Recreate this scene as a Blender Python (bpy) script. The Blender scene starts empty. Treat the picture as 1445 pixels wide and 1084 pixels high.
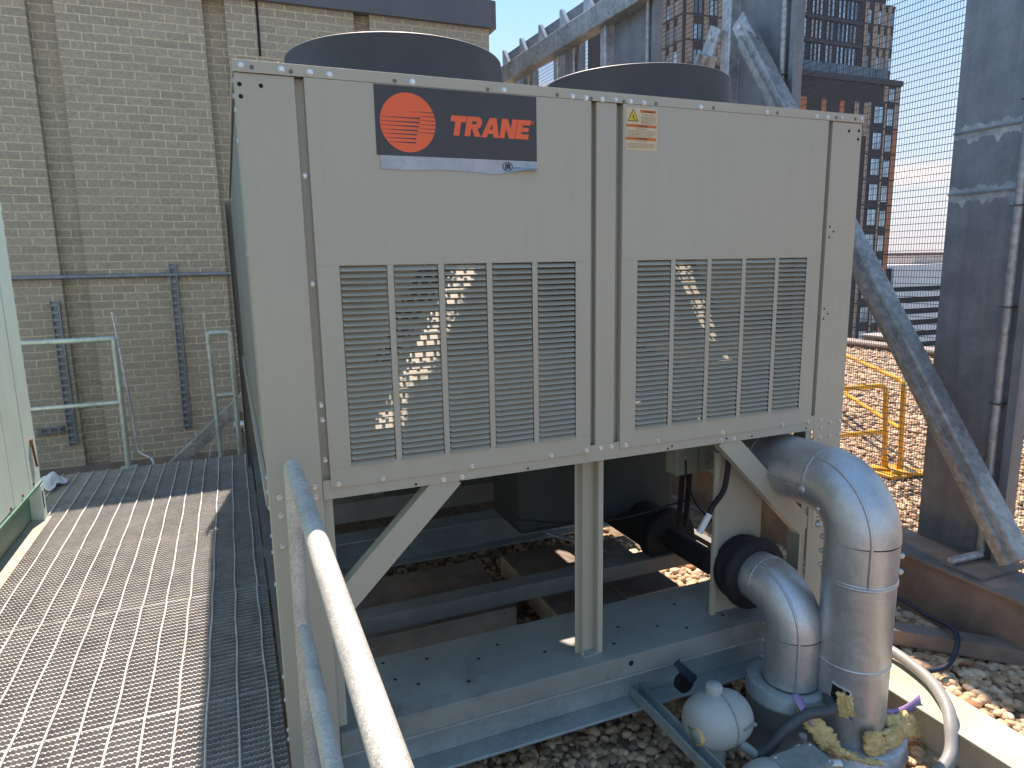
import bpy, math, random
import numpy as np
from mathutils import Vector, Matrix
random.seed(7); rng = np.random.default_rng(7)
sc = bpy.context.scene
COL = sc.collection
PI = math.pi

# ------------------------------------------------------------------ materials
def new_mat(name):
    m = bpy.data.materials.new(name); m.use_nodes = True
    nt = m.node_tree
    b = nt.nodes['Principled BSDF']
    return m, nt, b

def N(nt, typ, **kw):
    n = nt.nodes.new(typ)
    for k, v in kw.items():
        if k in n.inputs: n.inputs[k].default_value = v
        else: setattr(n, k, v)
    return n

def coords(nt, scale=(1, 1, 1), rot=(0, 0, 0)):
    g = nt.nodes.new('ShaderNodeNewGeometry')      # world position: patterns stay put in the place
    mp = N(nt, 'ShaderNodeMapping')
    mp.inputs['Scale'].default_value = scale; mp.inputs['Rotation'].default_value = rot
    nt.links.new(g.outputs['Position'], mp.inputs['Vector'])
    return mp.outputs['Vector']

def ramp(nt, fac, stops):
    r = nt.nodes.new('ShaderNodeValToRGB')
    el = r.color_ramp.elements
    while len(el) < len(stops): el.new(0.5)
    for e, (p, c) in zip(el, stops):
        e.position = p; e.color = (*c, 1) if len(c) == 3 else c
    nt.links.new(fac, r.inputs['Fac'])
    return r.outputs['Color']

def mat(name, c1, c2=None, rough=0.5, metal=0.0, scale=3.0, stretch=(1, 1, 1), detail=5.0, lo=0.35, hi=0.65,
        bump=0.0, bscale=60.0, rough_var=0.0, dirt=None, dirt_amt=0.5, dirt_scale=1.3, spec=0.5):
    m, nt, b = new_mat(name)
    b.inputs['Roughness'].default_value = rough
    b.inputs['Metallic'].default_value = metal
    b.inputs['Specular IOR Level'].default_value = spec
    if c2 is None:
        c2 = tuple(x * 0.85 for x in c1)
    v = coords(nt, stretch)
    n = N(nt, 'ShaderNodeTexNoise', Scale=scale, Detail=detail, Roughness=0.6)
    nt.links.new(v, n.inputs['Vector'])
    col = ramp(nt, n.outputs['Fac'], [(lo, c2), (hi, c1)])
    if dirt is not None:
        n2 = N(nt, 'ShaderNodeTexNoise', Scale=dirt_scale, Detail=9.0, Roughness=0.72)
        nt.links.new(v, n2.inputs['Vector'])
        f = ramp(nt, n2.outputs['Fac'], [(0.52, (0, 0, 0)), (0.72, (dirt_amt,) * 3)])
        mx = N(nt, 'ShaderNodeMix', data_type='RGBA')
        nt.links.new(f, mx.inputs[0]); nt.links.new(col, mx.inputs[6]); mx.inputs[7].default_value = (*dirt, 1)
        col = mx.outputs[2]
    nt.links.new(col, b.inputs['Base Color'])
    if rough_var:
        r = nt.nodes.new('ShaderNodeMapRange')
        r.inputs['To Min'].default_value = rough - rough_var; r.inputs['To Max'].default_value = rough + rough_var
        nt.links.new(n.outputs['Fac'], r.inputs['Value']); nt.links.new(r.outputs['Result'], b.inputs['Roughness'])
    if bump:
        n3 = N(nt, 'ShaderNodeTexNoise', Scale=bscale, Detail=4.0)
        nt.links.new(v, n3.inputs['Vector'])
        bp = N(nt, 'ShaderNodeBump', Strength=bump, Distance=0.01)
        nt.links.new(n3.outputs['Fac'], bp.inputs['Height']); nt.links.new(bp.outputs['Normal'], b.inputs['Normal'])
    return m

def galv(name, light, dark, rough=0.42, metal=0.75, scale=38.0, streak=None, streak_amt=0.5, cell=0.3, bs=90.0, bst=0.12):
    """zinc spangle: cells of slightly different brightness plus soft blotches"""
    m, nt, b = new_mat(name)
    v = coords(nt)
    vo = N(nt, 'ShaderNodeTexVoronoi', Scale=scale); nt.links.new(v, vo.inputs['Vector'])
    no = N(nt, 'ShaderNodeTexNoise', Scale=5.0, Detail=7.0, Roughness=0.65); nt.links.new(v, no.inputs['Vector'])
    sep = nt.nodes.new('ShaderNodeSeparateColor'); nt.links.new(vo.outputs['Color'], sep.inputs['Color'])
    mr = nt.nodes.new('ShaderNodeMath'); mr.operation = 'MULTIPLY_ADD'
    nt.links.new(sep.outputs[0], mr.inputs[0]); mr.inputs[1].default_value = cell
    nt.links.new(no.outputs['Fac'], mr.inputs[2])
    col = ramp(nt, mr.outputs['Value'], [(0.42, dark), (0.85, light)])
    if streak is not None:
        v2 = coords(nt, (9, 9, 0.5))
        n2 = N(nt, 'ShaderNodeTexNoise', Scale=1.6, Detail=8.0, Roughness=0.7); nt.links.new(v2, n2.inputs['Vector'])
        f = ramp(nt, n2.outputs['Fac'], [(0.48, (0, 0, 0)), (0.72, (streak_amt,) * 3)])
        mx = N(nt, 'ShaderNodeMix', data_type='RGBA')
        nt.links.new(f, mx.inputs[0]); nt.links.new(col, mx.inputs[6]); mx.inputs[7].default_value = (*streak, 1)
        col = mx.outputs[2]
    nt.links.new(col, b.inputs['Base Color'])
    b.inputs['Metallic'].default_value = metal
    r = nt.nodes.new('ShaderNodeMapRange')
    r.inputs['To Min'].default_value = rough - 0.1; r.inputs['To Max'].default_value = rough + 0.12
    nt.links.new(no.outputs['Fac'], r.inputs['Value']); nt.links.new(r.outputs['Result'], b.inputs['Roughness'])
    n3 = N(nt, 'ShaderNodeTexNoise', Scale=bs, Detail=3.0); nt.links.new(v, n3.inputs['Vector'])
    bp = N(nt, 'ShaderNodeBump', Strength=bst, Distance=0.004)
    nt.links.new(n3.outputs['Fac'], bp.inputs['Height']); nt.links.new(bp.outputs['Normal'], b.inputs['Normal'])
    return m

def brick_mat(name, axis, c1, c2, mortar, bw=0.218, rh=0.0832, ms=0.0068, wash=True):
    m, nt, b = new_mat(name)
    g = nt.nodes.new('ShaderNodeNewGeometry')
    sp = nt.nodes.new('ShaderNodeSeparateXYZ'); nt.links.new(g.outputs['Position'], sp.inputs[0])
    cb = nt.nodes.new('ShaderNodeCombineXYZ')
    nt.links.new(sp.outputs[axis], cb.inputs[0]); nt.links.new(sp.outputs[2], cb.inputs[1])
    # hand-laid waviness
    wn = N(nt, 'ShaderNodeTexNoise', Scale=2.5, Detail=2.0); nt.links.new(cb.outputs[0], wn.inputs['Vector'])
    va = N(nt, 'ShaderNodeVectorMath', operation='MULTIPLY_ADD')
    nt.links.new(wn.outputs['Color'], va.inputs[0]); va.inputs[1].default_value = (0.012, 0.012, 0); nt.links.new(cb.outputs[0], va.inputs[2])
    br = N(nt, 'ShaderNodeTexBrick', Scale=1.0)
    br.inputs['Brick Width'].default_value = bw; br.inputs['Row Height'].default_value = rh
    br.inputs['Mortar Size'].default_value = ms; br.inputs['Mortar Smooth'].default_value = 0.25; br.inputs['Bias'].default_value = 0.0
    br.inputs['Color1'].default_value = (*c1, 1); br.inputs['Color2'].default_value = (*c2, 1)
    br.inputs['Mortar'].default_value = (*mortar, 1)
    nt.links.new(va.outputs[0], br.inputs['Vector'])
    # mortar partly grimed over: mix mortar towards brick with big noise
    n1 = N(nt, 'ShaderNodeTexNoise', Scale=1.1, Detail=8.0, Roughness=0.7); nt.links.new(cb.outputs[0], n1.inputs['Vector'])
    n2 = N(nt, 'ShaderNodeTexNoise', Scale=30.0, Detail=5.0, Roughness=0.7); nt.links.new(cb.outputs[0], n2.inputs['Vector'])
    f = ramp(nt, n1.outputs['Fac'], [(0.42, (0.0,) * 3), (0.68, (0.6,) * 3)])
    mx = N(nt, 'ShaderNodeMix', data_type='RGBA')
    nt.links.new(f, mx.inputs[0]); nt.links.new(br.outputs['Color'], mx.inputs[6]); mx.inputs[7].default_value = (*[(a + q) / 2 * 1.02 for a, q in zip(c1, c2)], 1)
    mul = N(nt, 'ShaderNodeMix', data_type='RGBA', blend_type='MULTIPLY'); mul.inputs[0].default_value = 1.0
    tone = ramp(nt, n2.outputs['Fac'], [(0.3, (0.72,) * 3), (0.7, (1.12,) * 3)])
    nt.links.new((mx.outputs[2] if wash else br.outputs['Color']), mul.inputs[6]); nt.links.new(tone, mul.inputs[7])
    nt.links.new(mul.outputs[2], b.inputs['Base Color'])
    b.inputs['Roughness'].default_value = 0.92; b.inputs['Specular IOR Level'].default_value = 0.2
    inv = nt.nodes.new('ShaderNodeMath'); inv.operation = 'SUBTRACT'; inv.inputs[0].default_value = 1.0
    nt.links.new(br.outputs['Fac'], inv.inputs[1])
    ad = nt.nodes.new('ShaderNodeMath'); ad.operation = 'MULTIPLY_ADD'; ad.inputs[1].default_value = 0.35
    nt.links.new(n2.outputs['Fac'], ad.inputs[0]); nt.links.new(inv.outputs[0], ad.inputs[2])
    bp = N(nt, 'ShaderNodeBump', Strength=0.6, Distance=0.006)
    nt.links.new(ad.outputs[0], bp.inputs['Height']); nt.links.new(bp.outputs['Normal'], b.inputs['Normal'])
    return m

M = {}
def streaked_paint(name, c1, c2, grime):
    m, nt, b = new_mat(name); v = coords(nt)
    n1 = N(nt, 'ShaderNodeTexNoise', Scale=1.6, Detail=6.0, Roughness=0.6); nt.links.new(v, n1.inputs['Vector'])
    n2 = N(nt, 'ShaderNodeTexNoise', Scale=2.2, Detail=9.0, Roughness=0.7); nt.links.new(coords(nt, (9, 9, 0.55)), n2.inputs['Vector'])
    n3 = N(nt, 'ShaderNodeTexNoise', Scale=3.2, Detail=10.0, Roughness=0.75); nt.links.new(v, n3.inputs['Vector'])
    col = ramp(nt, n1.outputs['Fac'], [(0.3, c2), (0.7, c1)])
    for n, lo, hi, amt in ((n2, 0.5, 0.78, 0.38), (n3, 0.56, 0.74, 0.30)):
        f = ramp(nt, n.outputs['Fac'], [(lo, (0, 0, 0)), (hi, (amt,) * 3)])
        mx = N(nt, 'ShaderNodeMix', data_type='RGBA'); nt.links.new(f, mx.inputs[0]); nt.links.new(col, mx.inputs[6]); mx.inputs[7].default_value = (*grime, 1); col = mx.outputs[2]
    nt.links.new(col, b.inputs['Base Color'])
    r = nt.nodes.new('ShaderNodeMapRange'); r.inputs['To Min'].default_value = 0.34; r.inputs['To Max'].default_value = 0.56
    nt.links.new(n3.outputs['Fac'], r.inputs['Value']); nt.links.new(r.outputs['Result'], b.inputs['Roughness'])
    n4 = N(nt, 'ShaderNodeTexNoise', Scale=3.0, Detail=1.0); nt.links.new(v, n4.inputs['Vector'])
    bp = N(nt, 'ShaderNodeBump', Strength=0.16, Distance=0.02); nt.links.new(n4.outputs['Fac'], bp.inputs['Height'])
    nt.links.new(bp.outputs['Normal'], b.inputs['Normal'])
    return m
M['paint'] = streaked_paint('cabinet_paint', (0.455, 0.425, 0.338), (0.425, 0.397, 0.316), (0.35, 0.325, 0.262))
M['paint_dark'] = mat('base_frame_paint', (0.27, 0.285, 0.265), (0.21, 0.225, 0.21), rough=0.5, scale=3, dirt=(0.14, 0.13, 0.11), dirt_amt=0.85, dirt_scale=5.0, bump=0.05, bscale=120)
M['paint_shaded'] = mat('shaded_frame_paint', (0.19, 0.195, 0.18), (0.14, 0.145, 0.135), rough=0.55, scale=4)  # frame paint darkened: the dimness under the unit is put into its colour
M['paint_green'] = mat('box_paint', (0.30, 0.32, 0.25), rough=0.45)
M['dimple'] = mat('plugged_hole', (0.17, 0.165, 0.14), rough=0.7)
M['hole'] = mat('hole_dark', (0.01, 0.01, 0.01), rough=0.8)
M['inside'] = mat('sun_mask_sheet', (0.26, 0.27, 0.27), (0.20, 0.21, 0.21), rough=0.5, metal=0.3, scale=6)
M['shroud'] = mat('shroud_plastic', (0.055, 0.052, 0.052), (0.044, 0.042, 0.043), rough=0.55, scale=5, dirt=(0.07, 0.068, 0.065), dirt_amt=0.5, dirt_scale=2.5)
M['black'] = mat('black_rubber', (0.014, 0.014, 0.016), (0.009, 0.009, 0.01), rough=0.75, scale=9, bump=0.4, bscale=25)
M['zinc'] = galv('zinc_bolt', (0.80, 0.80, 0.79), (0.62, 0.62, 0.60), rough=0.35, metal=0.8)
M['galv'] = galv('galvanised_steel', (0.62, 0.64, 0.66), (0.36, 0.38, 0.40), rough=0.48, metal=0.6)
M['galv_green'] = galv('galvanised_rail', (0.52, 0.58, 0.55), (0.34, 0.40, 0.38), rough=0.5, metal=0.5)
M['galv_rail'] = galv('galvanised_handrail', (0.66, 0.64, 0.58), (0.40, 0.39, 0.365), rough=0.55, metal=0.4, scale=240, cell=0.34, bs=320.0, bst=0.3)
M['galv_beam'] = galv('galvanised_beam', (0.44, 0.50, 0.50), (0.28, 0.34, 0.35), rough=0.5, metal=0.4, cell=0.14, scale=60)
M['grate'] = galv('galvanised_grating', (0.50, 0.495, 0.48), (0.35, 0.35, 0.345), rough=0.5, metal=0.3)
M['grate_rod'] = galv('grating_cross_rod', (0.72, 0.71, 0.68), (0.52, 0.52, 0.50), rough=0.5, metal=0.3)
M['jacket'] = galv('pipe_jacket', (0.70, 0.70, 0.70), (0.52, 0.53, 0.54), rough=0.46, metal=0.85, scale=160, cell=0.14, bs=14.0, bst=0.85, streak=(0.40, 0.39, 0.38), streak_amt=0.55)
M['steel'] = galv('weathered_steel', (0.36, 0.38, 0.40), (0.22, 0.24, 0.26), rough=0.55, metal=0.5, streak=(0.17, 0.18, 0.195), streak_amt=0.6, cell=0.08, scale=60)
M['steel_brace'] = galv('weathered_brace', (0.50, 0.50, 0.49), (0.27, 0.27, 0.265), rough=0.5, metal=0.55, streak=(0.17, 0.14, 0.11), streak_amt=0.35)
M['splash'] = mat('zinc_overspray', (0.56, 0.58, 0.60), (0.30, 0.32, 0.34), rough=0.6, metal=0.3, scale=14)
M['rust_steel'] = mat('rusty_beam', (0.27, 0.215, 0.175), (0.16, 0.13, 0.11), rough=0.8, scale=5, detail=9, dirt=(0.20, 0.12, 0.07), dirt_amt=0.5, bump=0.2)
M['rust'] = mat('rust', (0.28, 0.12, 0.05), (0.16, 0.07, 0.03), rough=0.9, scale=18)
M['wire'] = mat('screen_wire', (0.10, 0.10, 0.12), rough=0.6, metal=0.2)
M['yellow'] = mat('yellow_paint', (0.70, 0.36, 0.015), (0.62, 0.31, 0.012), rough=0.4, scale=6, dirt=(0.3, 0.17, 0.05), dirt_amt=0.35)
M['green_unit'] = mat('pale_green_paint', (0.62, 0.80, 0.72), (0.55, 0.72, 0.65), rough=0.55, scale=3, stretch=(1, 1, 0.5), dirt=(0.55, 0.60, 0.55), dirt_amt=0.6)
M['green_dark'] = mat('dark_green_paint', (0.10, 0.24, 0.19), (0.07, 0.18, 0.14), rough=0.45, scale=3, dirt=(0.20, 0.30, 0.22), dirt_amt=0.4)
M['ledge'] = mat('pale_coping', (0.52, 0.50, 0.39), (0.40, 0.40, 0.32), rough=0.8, scale=7, dirt=(0.3, 0.2, 0.1), dirt_amt=0.4)
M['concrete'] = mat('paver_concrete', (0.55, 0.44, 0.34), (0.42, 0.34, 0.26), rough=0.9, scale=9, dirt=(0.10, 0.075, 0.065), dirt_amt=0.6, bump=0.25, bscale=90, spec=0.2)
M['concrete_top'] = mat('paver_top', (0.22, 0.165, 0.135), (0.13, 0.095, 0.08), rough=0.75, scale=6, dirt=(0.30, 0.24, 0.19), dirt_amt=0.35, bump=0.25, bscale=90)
M['plate_black'] = mat('plate_black', (0.055, 0.053, 0.055), (0.048, 0.046, 0.048), rough=0.45, scale=6)
M['plate_silver'] = mat('plate_silver', (0.44, 0.44, 0.45), (0.36, 0.36, 0.37), rough=0.42, metal=0.5, scale=12, dirt=(0.26, 0.26, 0.26), dirt_amt=0.7, dirt_scale=14)
M['red'] = mat('logo_red', (0.96, 0.15, 0.055), (0.94, 0.14, 0.05), rough=0.6)
M['cream'] = mat('sticker_cream', (0.68, 0.53, 0.34), (0.62, 0.47, 0.30), rough=0.5, scale=20)
M['orange'] = mat('sticker_orange', (0.66, 0.17, 0.03), rough=0.5)
M['tri_yellow'] = mat('sticker_yellow', (0.70, 0.55, 0.02), rough=0.5)
M['ink'] = mat('sticker_ink', (0.035, 0.03, 0.03), rough=0.6)
M['ink_soft'] = mat('sticker_small_print', (0.27, 0.20, 0.14), rough=0.6)
M['white'] = mat('white_tape', (0.72, 0.71, 0.69), (0.6, 0.59, 0.58), rough=0.6, scale=30)
M['paper'] = mat('paper_label', (0.55, 0.53, 0.50), (0.46, 0.44, 0.41), rough=0.7, scale=30)
M['fibre'] = mat('glass_fibre', (0.86, 0.63, 0.32), (0.64, 0.43, 0.17), rough=0.95, scale=40, bump=0.8, bscale=120, spec=0.1)
M['fibre_purple'] = mat('torn_facing', (0.34, 0.24, 0.46), rough=0.6, scale=30)
M['cloth'] = mat('white_cloth', (0.68, 0.70, 0.74), (0.58, 0.6, 0.66), rough=0.9, scale=30)
M['actuator'] = mat('cast_actuator', (0.42, 0.44, 0.42), (0.36, 0.385, 0.37), rough=0.42, scale=8, dirt=(0.25, 0.25, 0.24), dirt_amt=0.4)
M['lid'] = mat('grey_lid', (0.28, 0.31, 0.29), (0.21, 0.235, 0.225), rough=0.5, scale=25)
M['hose'] = mat('grey_hose', (0.30, 0.30, 0.285), (0.24, 0.24, 0.23), rough=0.5, scale=20)
M['cable_grey'] = mat('dark_conduit_sleeve', (0.075, 0.085, 0.09), rough=0.5, scale=20)
M['cable'] = mat('dark_blue_cable', (0.02, 0.035, 0.06), rough=0.45)
M['coil'] = mat('coil_fins', (0.16, 0.16, 0.16), (0.11, 0.11, 0.11), rough=0.5, metal=0.6, scale=80)
M['copper'] = mat('copper_bend', (0.62, 0.60, 0.55), (0.5, 0.42, 0.33), rough=0.35, metal=0.8)
M['teal_tank'] = mat('dark_insulation', (0.028, 0.045, 0.045), (0.02, 0.032, 0.033), rough=0.6, scale=4)
M['brick'] = brick_mat('grey_brick', 0, (0.465, 0.392, 0.295), (0.38, 0.322, 0.245), (0.72, 0.60, 0.40))
M['brick_side'] = brick_mat('grey_brick_return', 1, (0.465, 0.392, 0.295), (0.38, 0.322, 0.245), (0.72, 0.60, 0.40))
M['cap'] = mat('parapet_metal', (0.12, 0.12, 0.13), (0.10, 0.10, 0.11), rough=0.45, scale=2)
M['t_dark'] = brick_mat('tower_dark_brick', 0, (0.085, 0.075, 0.072), (0.065, 0.058, 0.058), (0.10, 0.09, 0.085), wash=False)
M['t_band'] = mat('tower_band', (0.06, 0.056, 0.058), rough=0.6)
M['t_tan'] = mat('tower_tan_brick', (0.42, 0.31, 0.23), (0.35, 0.26, 0.195), rough=0.9, scale=1.5, detail=8)
M['t_orange'] = mat('tower_orange_brick', (0.55, 0.20, 0.10), (0.46, 0.165, 0.085), rough=0.9, scale=1.5, detail=8)
M['t_frame'] = mat('tower_frame', (0.02, 0.02, 0.024), rough=0.4)
M['g_white'] = mat('precast_white', (0.80, 0.77, 0.75), (0.70, 0.67, 0.66), rough=0.9, scale=0.4)
M['g_dark'] = mat('deck_shadow_gap', (0.03, 0.03, 0.032), rough=0.7)
M['far_red'] = mat('far_brick', (0.30, 0.17, 0.13), rough=0.9, scale=0.1)
M['far_pale'] = mat('far_pale', (0.42, 0.38, 0.35), rough=0.9, scale=0.1)
M['city'] = mat('city_ground', (0.20, 0.19, 0.18), (0.10, 0.11, 0.10), rough=0.95, scale=0.02)
M['roof_edge'] = mat('roof_coping', (0.34, 0.28, 0.24), (0.26, 0.21, 0.18), rough=0.8, scale=2)
M['membrane'] = mat('roof_bed', (0.33, 0.245, 0.17), (0.13, 0.095, 0.07), rough=0.95, scale=30, detail=6, bump=0.8, bscale=45, spec=0.1)

def glass_mat(name, tint):
    m, nt, b = new_mat(name)
    v = coords(nt)
    n = N(nt, 'ShaderNodeTexNoise', Scale=0.5, Detail=4.0); nt.links.new(v, n.inputs['Vector'])
    nt.links.new(ramp(nt, n.outputs['Fac'], [(0.35, tuple(x * 0.55 for x in tint)), (0.65, tint)]), b.inputs['Base Color'])
    b.inputs['Roughness'].default_value = 0.06; b.inputs['Metallic'].default_value = 0.55
    return m
M['glass'] = glass_mat('window_glass', (0.42, 0.55, 0.66))
M['glass_rail'] = glass_mat('balustrade_glass', (0.13, 0.17, 0.21))
M['glass_b'] = glass_mat('window_glass_dark', (0.20, 0.28, 0.35)); M['glass_c'] = mat('window_blind', (0.34, 0.36, 0.36), rough=0.3)

def pebble_mat():
    m, nt, b = new_mat('river_pebble')
    a = nt.nodes.new('ShaderNodeAttribute'); a.attribute_name = 'tone'
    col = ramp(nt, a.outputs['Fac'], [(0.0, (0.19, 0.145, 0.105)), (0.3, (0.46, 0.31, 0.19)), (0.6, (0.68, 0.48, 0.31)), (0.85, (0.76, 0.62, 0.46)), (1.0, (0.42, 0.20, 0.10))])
    n = N(nt, 'ShaderNodeTexNoise', Scale=40.0, Detail=5.0); nt.links.new(coords(nt), n.inputs['Vector'])
    mul = N(nt, 'ShaderNodeMix', data_type='RGBA', blend_type='MULTIPLY'); mul.inputs[0].default_value = 1.0
    nt.links.new(col, mul.inputs[6]); nt.links.new(ramp(nt, n.outputs['Fac'], [(0.3, (0.72,) * 3), (0.7, (1.1,) * 3)]), mul.inputs[7])
    nt.links.new(mul.outputs[2], b.inputs['Base Color'])
    b.inputs['Roughness'].default_value = 0.75; b.inputs['Specular IOR Level'].default_value = 0.25
    return m
M['pebble'] = pebble_mat()

# ------------------------------------------------------------------ mesh builder
class MB:
    def __init__(s): s.v = []; s.f = []; s.mi = []; s.sm = []; s.cur = 0; s.smooth = False
    def add(s, vs, fs, smooth=None):
        o = len(s.v); s.v += [tuple(map(float, p)) for p in vs]
        for f in fs:
            s.f.append(tuple(i + o for i in f)); s.mi.append(s.cur); s.sm.append(s.smooth if smooth is None else smooth)
        return s
    def box(s, x0, x1, y0, y1, z0, z1):
        vs = [(x, y, z) for z in (z0, z1) for y in (y0, y1) for x in (x0, x1)]
        return s.add(vs, [(0, 2, 3, 1), (4, 5, 7, 6), (0, 1, 5, 4), (2, 6, 7, 3), (0, 4, 6, 2), (1, 3, 7, 5)], False)
    def beam(s, p, q, w, h, up=(0, 0, 1)):
        p = Vector(p); q = Vector(q); d = (q - p).normalized(); u = Vector(up); r = d.cross(u)
        if r.length < 1e-5: r = d.cross(Vector((1, 0, 0)))
        r.normalize(); u = r.cross(d).normalized()
        vs = [e + r * (a * w / 2) + u * (b * h / 2) for e in (p, q) for a, b in ((-1, -1), (1, -1), (1, 1), (-1, 1))]
        return s.add(vs, [(0, 1, 2, 3), (7, 6, 5, 4), (0, 4, 5, 1), (1, 5, 6, 2), (2, 6, 7, 3), (3, 7, 4, 0)], False)
    def prism(s, poly, axis, a, b):
        """polygon in the plane normal to axis, extruded from a to b. poly coords: axis y -> (x,z); x -> (y,z); z -> (x,y)"""
        def P(u, v, t): return {'y': (u, t, v), 'x': (t, u, v), 'z': (u, v, t)}[axis]
        n = len(poly)
        vs = [P(u, v, a) for u, v in poly] + [P(u, v, b) for u, v in poly]
        fs = [tuple(range(n)), tuple(range(2 * n - 1, n - 1, -1))] + [(i, i + n, (i + 1) % n + n, (i + 1) % n) for i in range(n)]
        return s.add(vs, fs, False)
    def tube(s, pts, r, n=12, caps=True, smooth=True):
        pts = [Vector(p) for p in pts]; k = len(pts)
        rs = r if isinstance(r, (list, tuple)) else [r] * k
        d0 = (pts[1] - pts[0]).normalized()
        ref = Vector((0, 0, 1)) if abs(d0.z) < 0.9 else Vector((1, 0, 0))
        nrm = (ref - d0 * ref.dot(d0)).normalized()
        vs = []
        for i in range(k):
            d = (pts[min(i + 1, k - 1)] - pts[max(i - 1, 0)]).normalized()
            nrm = (nrm - d * nrm.dot(d)).normalized(); bi = d.cross(nrm)
            for j in range(n):
                a = 2 * PI * j / n
                vs.append(pts[i] + (nrm * math.cos(a) + bi * math.sin(a)) * rs[i])
        o = len(s.v)
        fs = [(i * n + j, i * n + (j + 1) % n, (i + 1) * n + (j + 1) % n, (i + 1) * n + j) for i in range(k - 1) for j in range(n)]
        s.add(vs, fs, smooth)
        if caps:
            s.add(vs[:n], [tuple(range(n - 1, -1, -1))], False); s.add(vs[-n:], [tuple(range(n))], False)
        return s
    def lathe(s, c, prof, n=40, axis='z', smooth=True):
        """profile of (radius, height) turned about an axis through c"""
        vs = []
        for r, h in prof:
            for j in range(n):
                a = 2 * PI * j / n; u, v = r * math.cos(a), r * math.sin(a)
                vs.append({'z': (c[0] + u, c[1] + v, c[2] + h), 'y': (c[0] + u, c[1] + h, c[2] + v), 'x': (c[0] + h, c[1] + u, c[2] + v)}[axis])
        k = len(prof)
        fs = [(i * n + j, i * n + (j + 1) % n, (i + 1) * n + (j + 1) % n, (i + 1) * n + j) for i in range(k - 1) for j in range(n)]
        return s.add(vs, fs, smooth)
    def disc(s, c, r, n=16, axis='y'):
        vs = [{'y': (c[0] + r * math.cos(a), c[1], c[2] + r * math.sin(a)), 'z': (c[0] + r * math.cos(a), c[1] + r * math.sin(a), c[2]),
               'x': (c[0], c[1] + r * math.cos(a), c[2] + r * math.sin(a))}[axis] for a in [2 * PI * j / n for j in range(n)]]
        return s.add(vs, [tuple(range(n))], False)
    def build(s, name, mats, parent=None, bevel=0, fix=True):
        if not isinstance(mats, (list, tuple)): mats = [mats]
        v = np.array(s.v); lo = v.min(0); hi = v.max(0)
        base = Vector(((lo[0] + hi[0]) / 2, (lo[1] + hi[1]) / 2, lo[2]))
        me = bpy.data.meshes.new(name)
        me.from_pydata([tuple(p - np.array(base)) for p in v], [], s.f)
        for m in mats: me.materials.append(m)
        me.polygons.foreach_set('material_index', s.mi); me.polygons.foreach_set('use_smooth', s.sm)
        if fix:
            import bmesh
            bm = bmesh.new(); bm.from_mesh(me); bmesh.ops.recalc_face_normals(bm, faces=bm.faces); bm.to_mesh(me); bm.free()
        me.update()
        o = bpy.data.objects.new(name, me); COL.objects.link(o); o.location = base
        if parent: attach(o, parent)
        if bevel:
            bv = o.modifiers.new('bevel', 'BEVEL'); bv.width = bevel; bv.segments = 2; bv.limit_method = 'ANGLE'
        return o

WORLD = {}
def attach(o, parent):
    """keep o where it is (world coordinates) under a parent that has no rotation or scale"""
    pw = WORLD.get(parent.name, Vector(parent.location))
    WORLD[o.name] = Vector(o.location)
    o.parent = parent
    o.matrix_parent_inverse = Matrix.Identity(4)
    o.location = Vector(o.location) - pw
def thing(name, label, cat, loc, group=None):
    e = bpy.data.objects.new(name, None); COL.objects.link(e); e.location = loc; e.empty_display_size = 0.1
    WORLD[e.name] = Vector(loc)
    e['label'] = label; e['category'] = cat
    if group: e['group'] = group
    return e
def tag(o, label, cat, group=None):
    o['label'] = label; o['category'] = cat
    if group: o['group'] = group
    return o
def kind(o, k): o['kind'] = k; return o
def bbox(name, m, parent, *b, bevel=0): return MB().box(*b).build(name, m, parent, bevel)
def arc(c, r, a0, a1, n, plane):
    out = []
    for i in range(n + 1):
        a = a0 + (a1 - a0) * i / n; u, v = r * math.cos(a), r * math.sin(a)
        out.append({'yz': (c[0], c[1] + u, c[2] + v), 'xz': (c[0] + u, c[1], c[2] + v), 'xy': (c[0] + u, c[1] + v, c[2])}[plane])
    return out
def smooth_path(pts, n=8):
    """Catmull-Rom through the points"""
    P = [Vector(p) for p in pts]; P = [P[0] * 2 - P[1]] + P + [P[-1] * 2 - P[-2]]
    out = []
    for i in range(1, len(P) - 2):
        a, b, c, d = P[i - 1:i + 3]
        for k in range(n):
            t = k / n
            out.append(0.5 * ((2 * b) + (c - a) * t + (2 * a - 5 * b + 4 * c - d) * t * t + (3 * b - a - 3 * c + d) * t ** 3))
    out.append(P[-2]); return out

RZ = -0.35          # roof level (walkway grating is z = 0)
H = 2.099; W = 2.24; L = 3.72

# ------------------------------------------------------------------ the chiller
ch = thing('air_cooled_chiller', 'large grey-green rooftop chiller with two louvred front panels and black fan shrouds on top', 'chiller', (W / 2, 0, 0))
P = M['paint']
# corner posts (front): folded sheet, outside face at y = 0
pl = MB(); pl.box(0, 0.1504, 0, 0.004, -0.25, 2.068).box(0, 0.004, 0.004, 0.12, -0.25, 2.068); pl.box(0.1464, 0.1504, 0.004, 0.02, 0.94, 2.068)
pl.build('corner_post', P, ch, 0.0012)
lf = MB(); lf.box(0.150, 0.178, 0.012, 0.016, 0.112, 0.874).box(0.150, 0.154, 0.016, 0.1, 0.112, 0.874); lf.build('post_flange', P, ch)
pr = MB(); pr.box(2.0895, 2.24, 0, 0.004, 0.02, 2.068).box(2.236, 2.24, 0.004, 0.12, 0.02, 2.068).box(2.0895, 2.0935, 0.004, 0.02, 0.88, 2.068)
pr.build('corner_post', P, ch, 0.0012)
rfl = MB(); rfl.box(2.058, 2.0875, 0.010, 0.014, 0.06, 0.874).box(2.0835, 2.0875, 0.014, 0.1, 0.06, 0.874); rfl.build('post_flange', P, ch)
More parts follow.
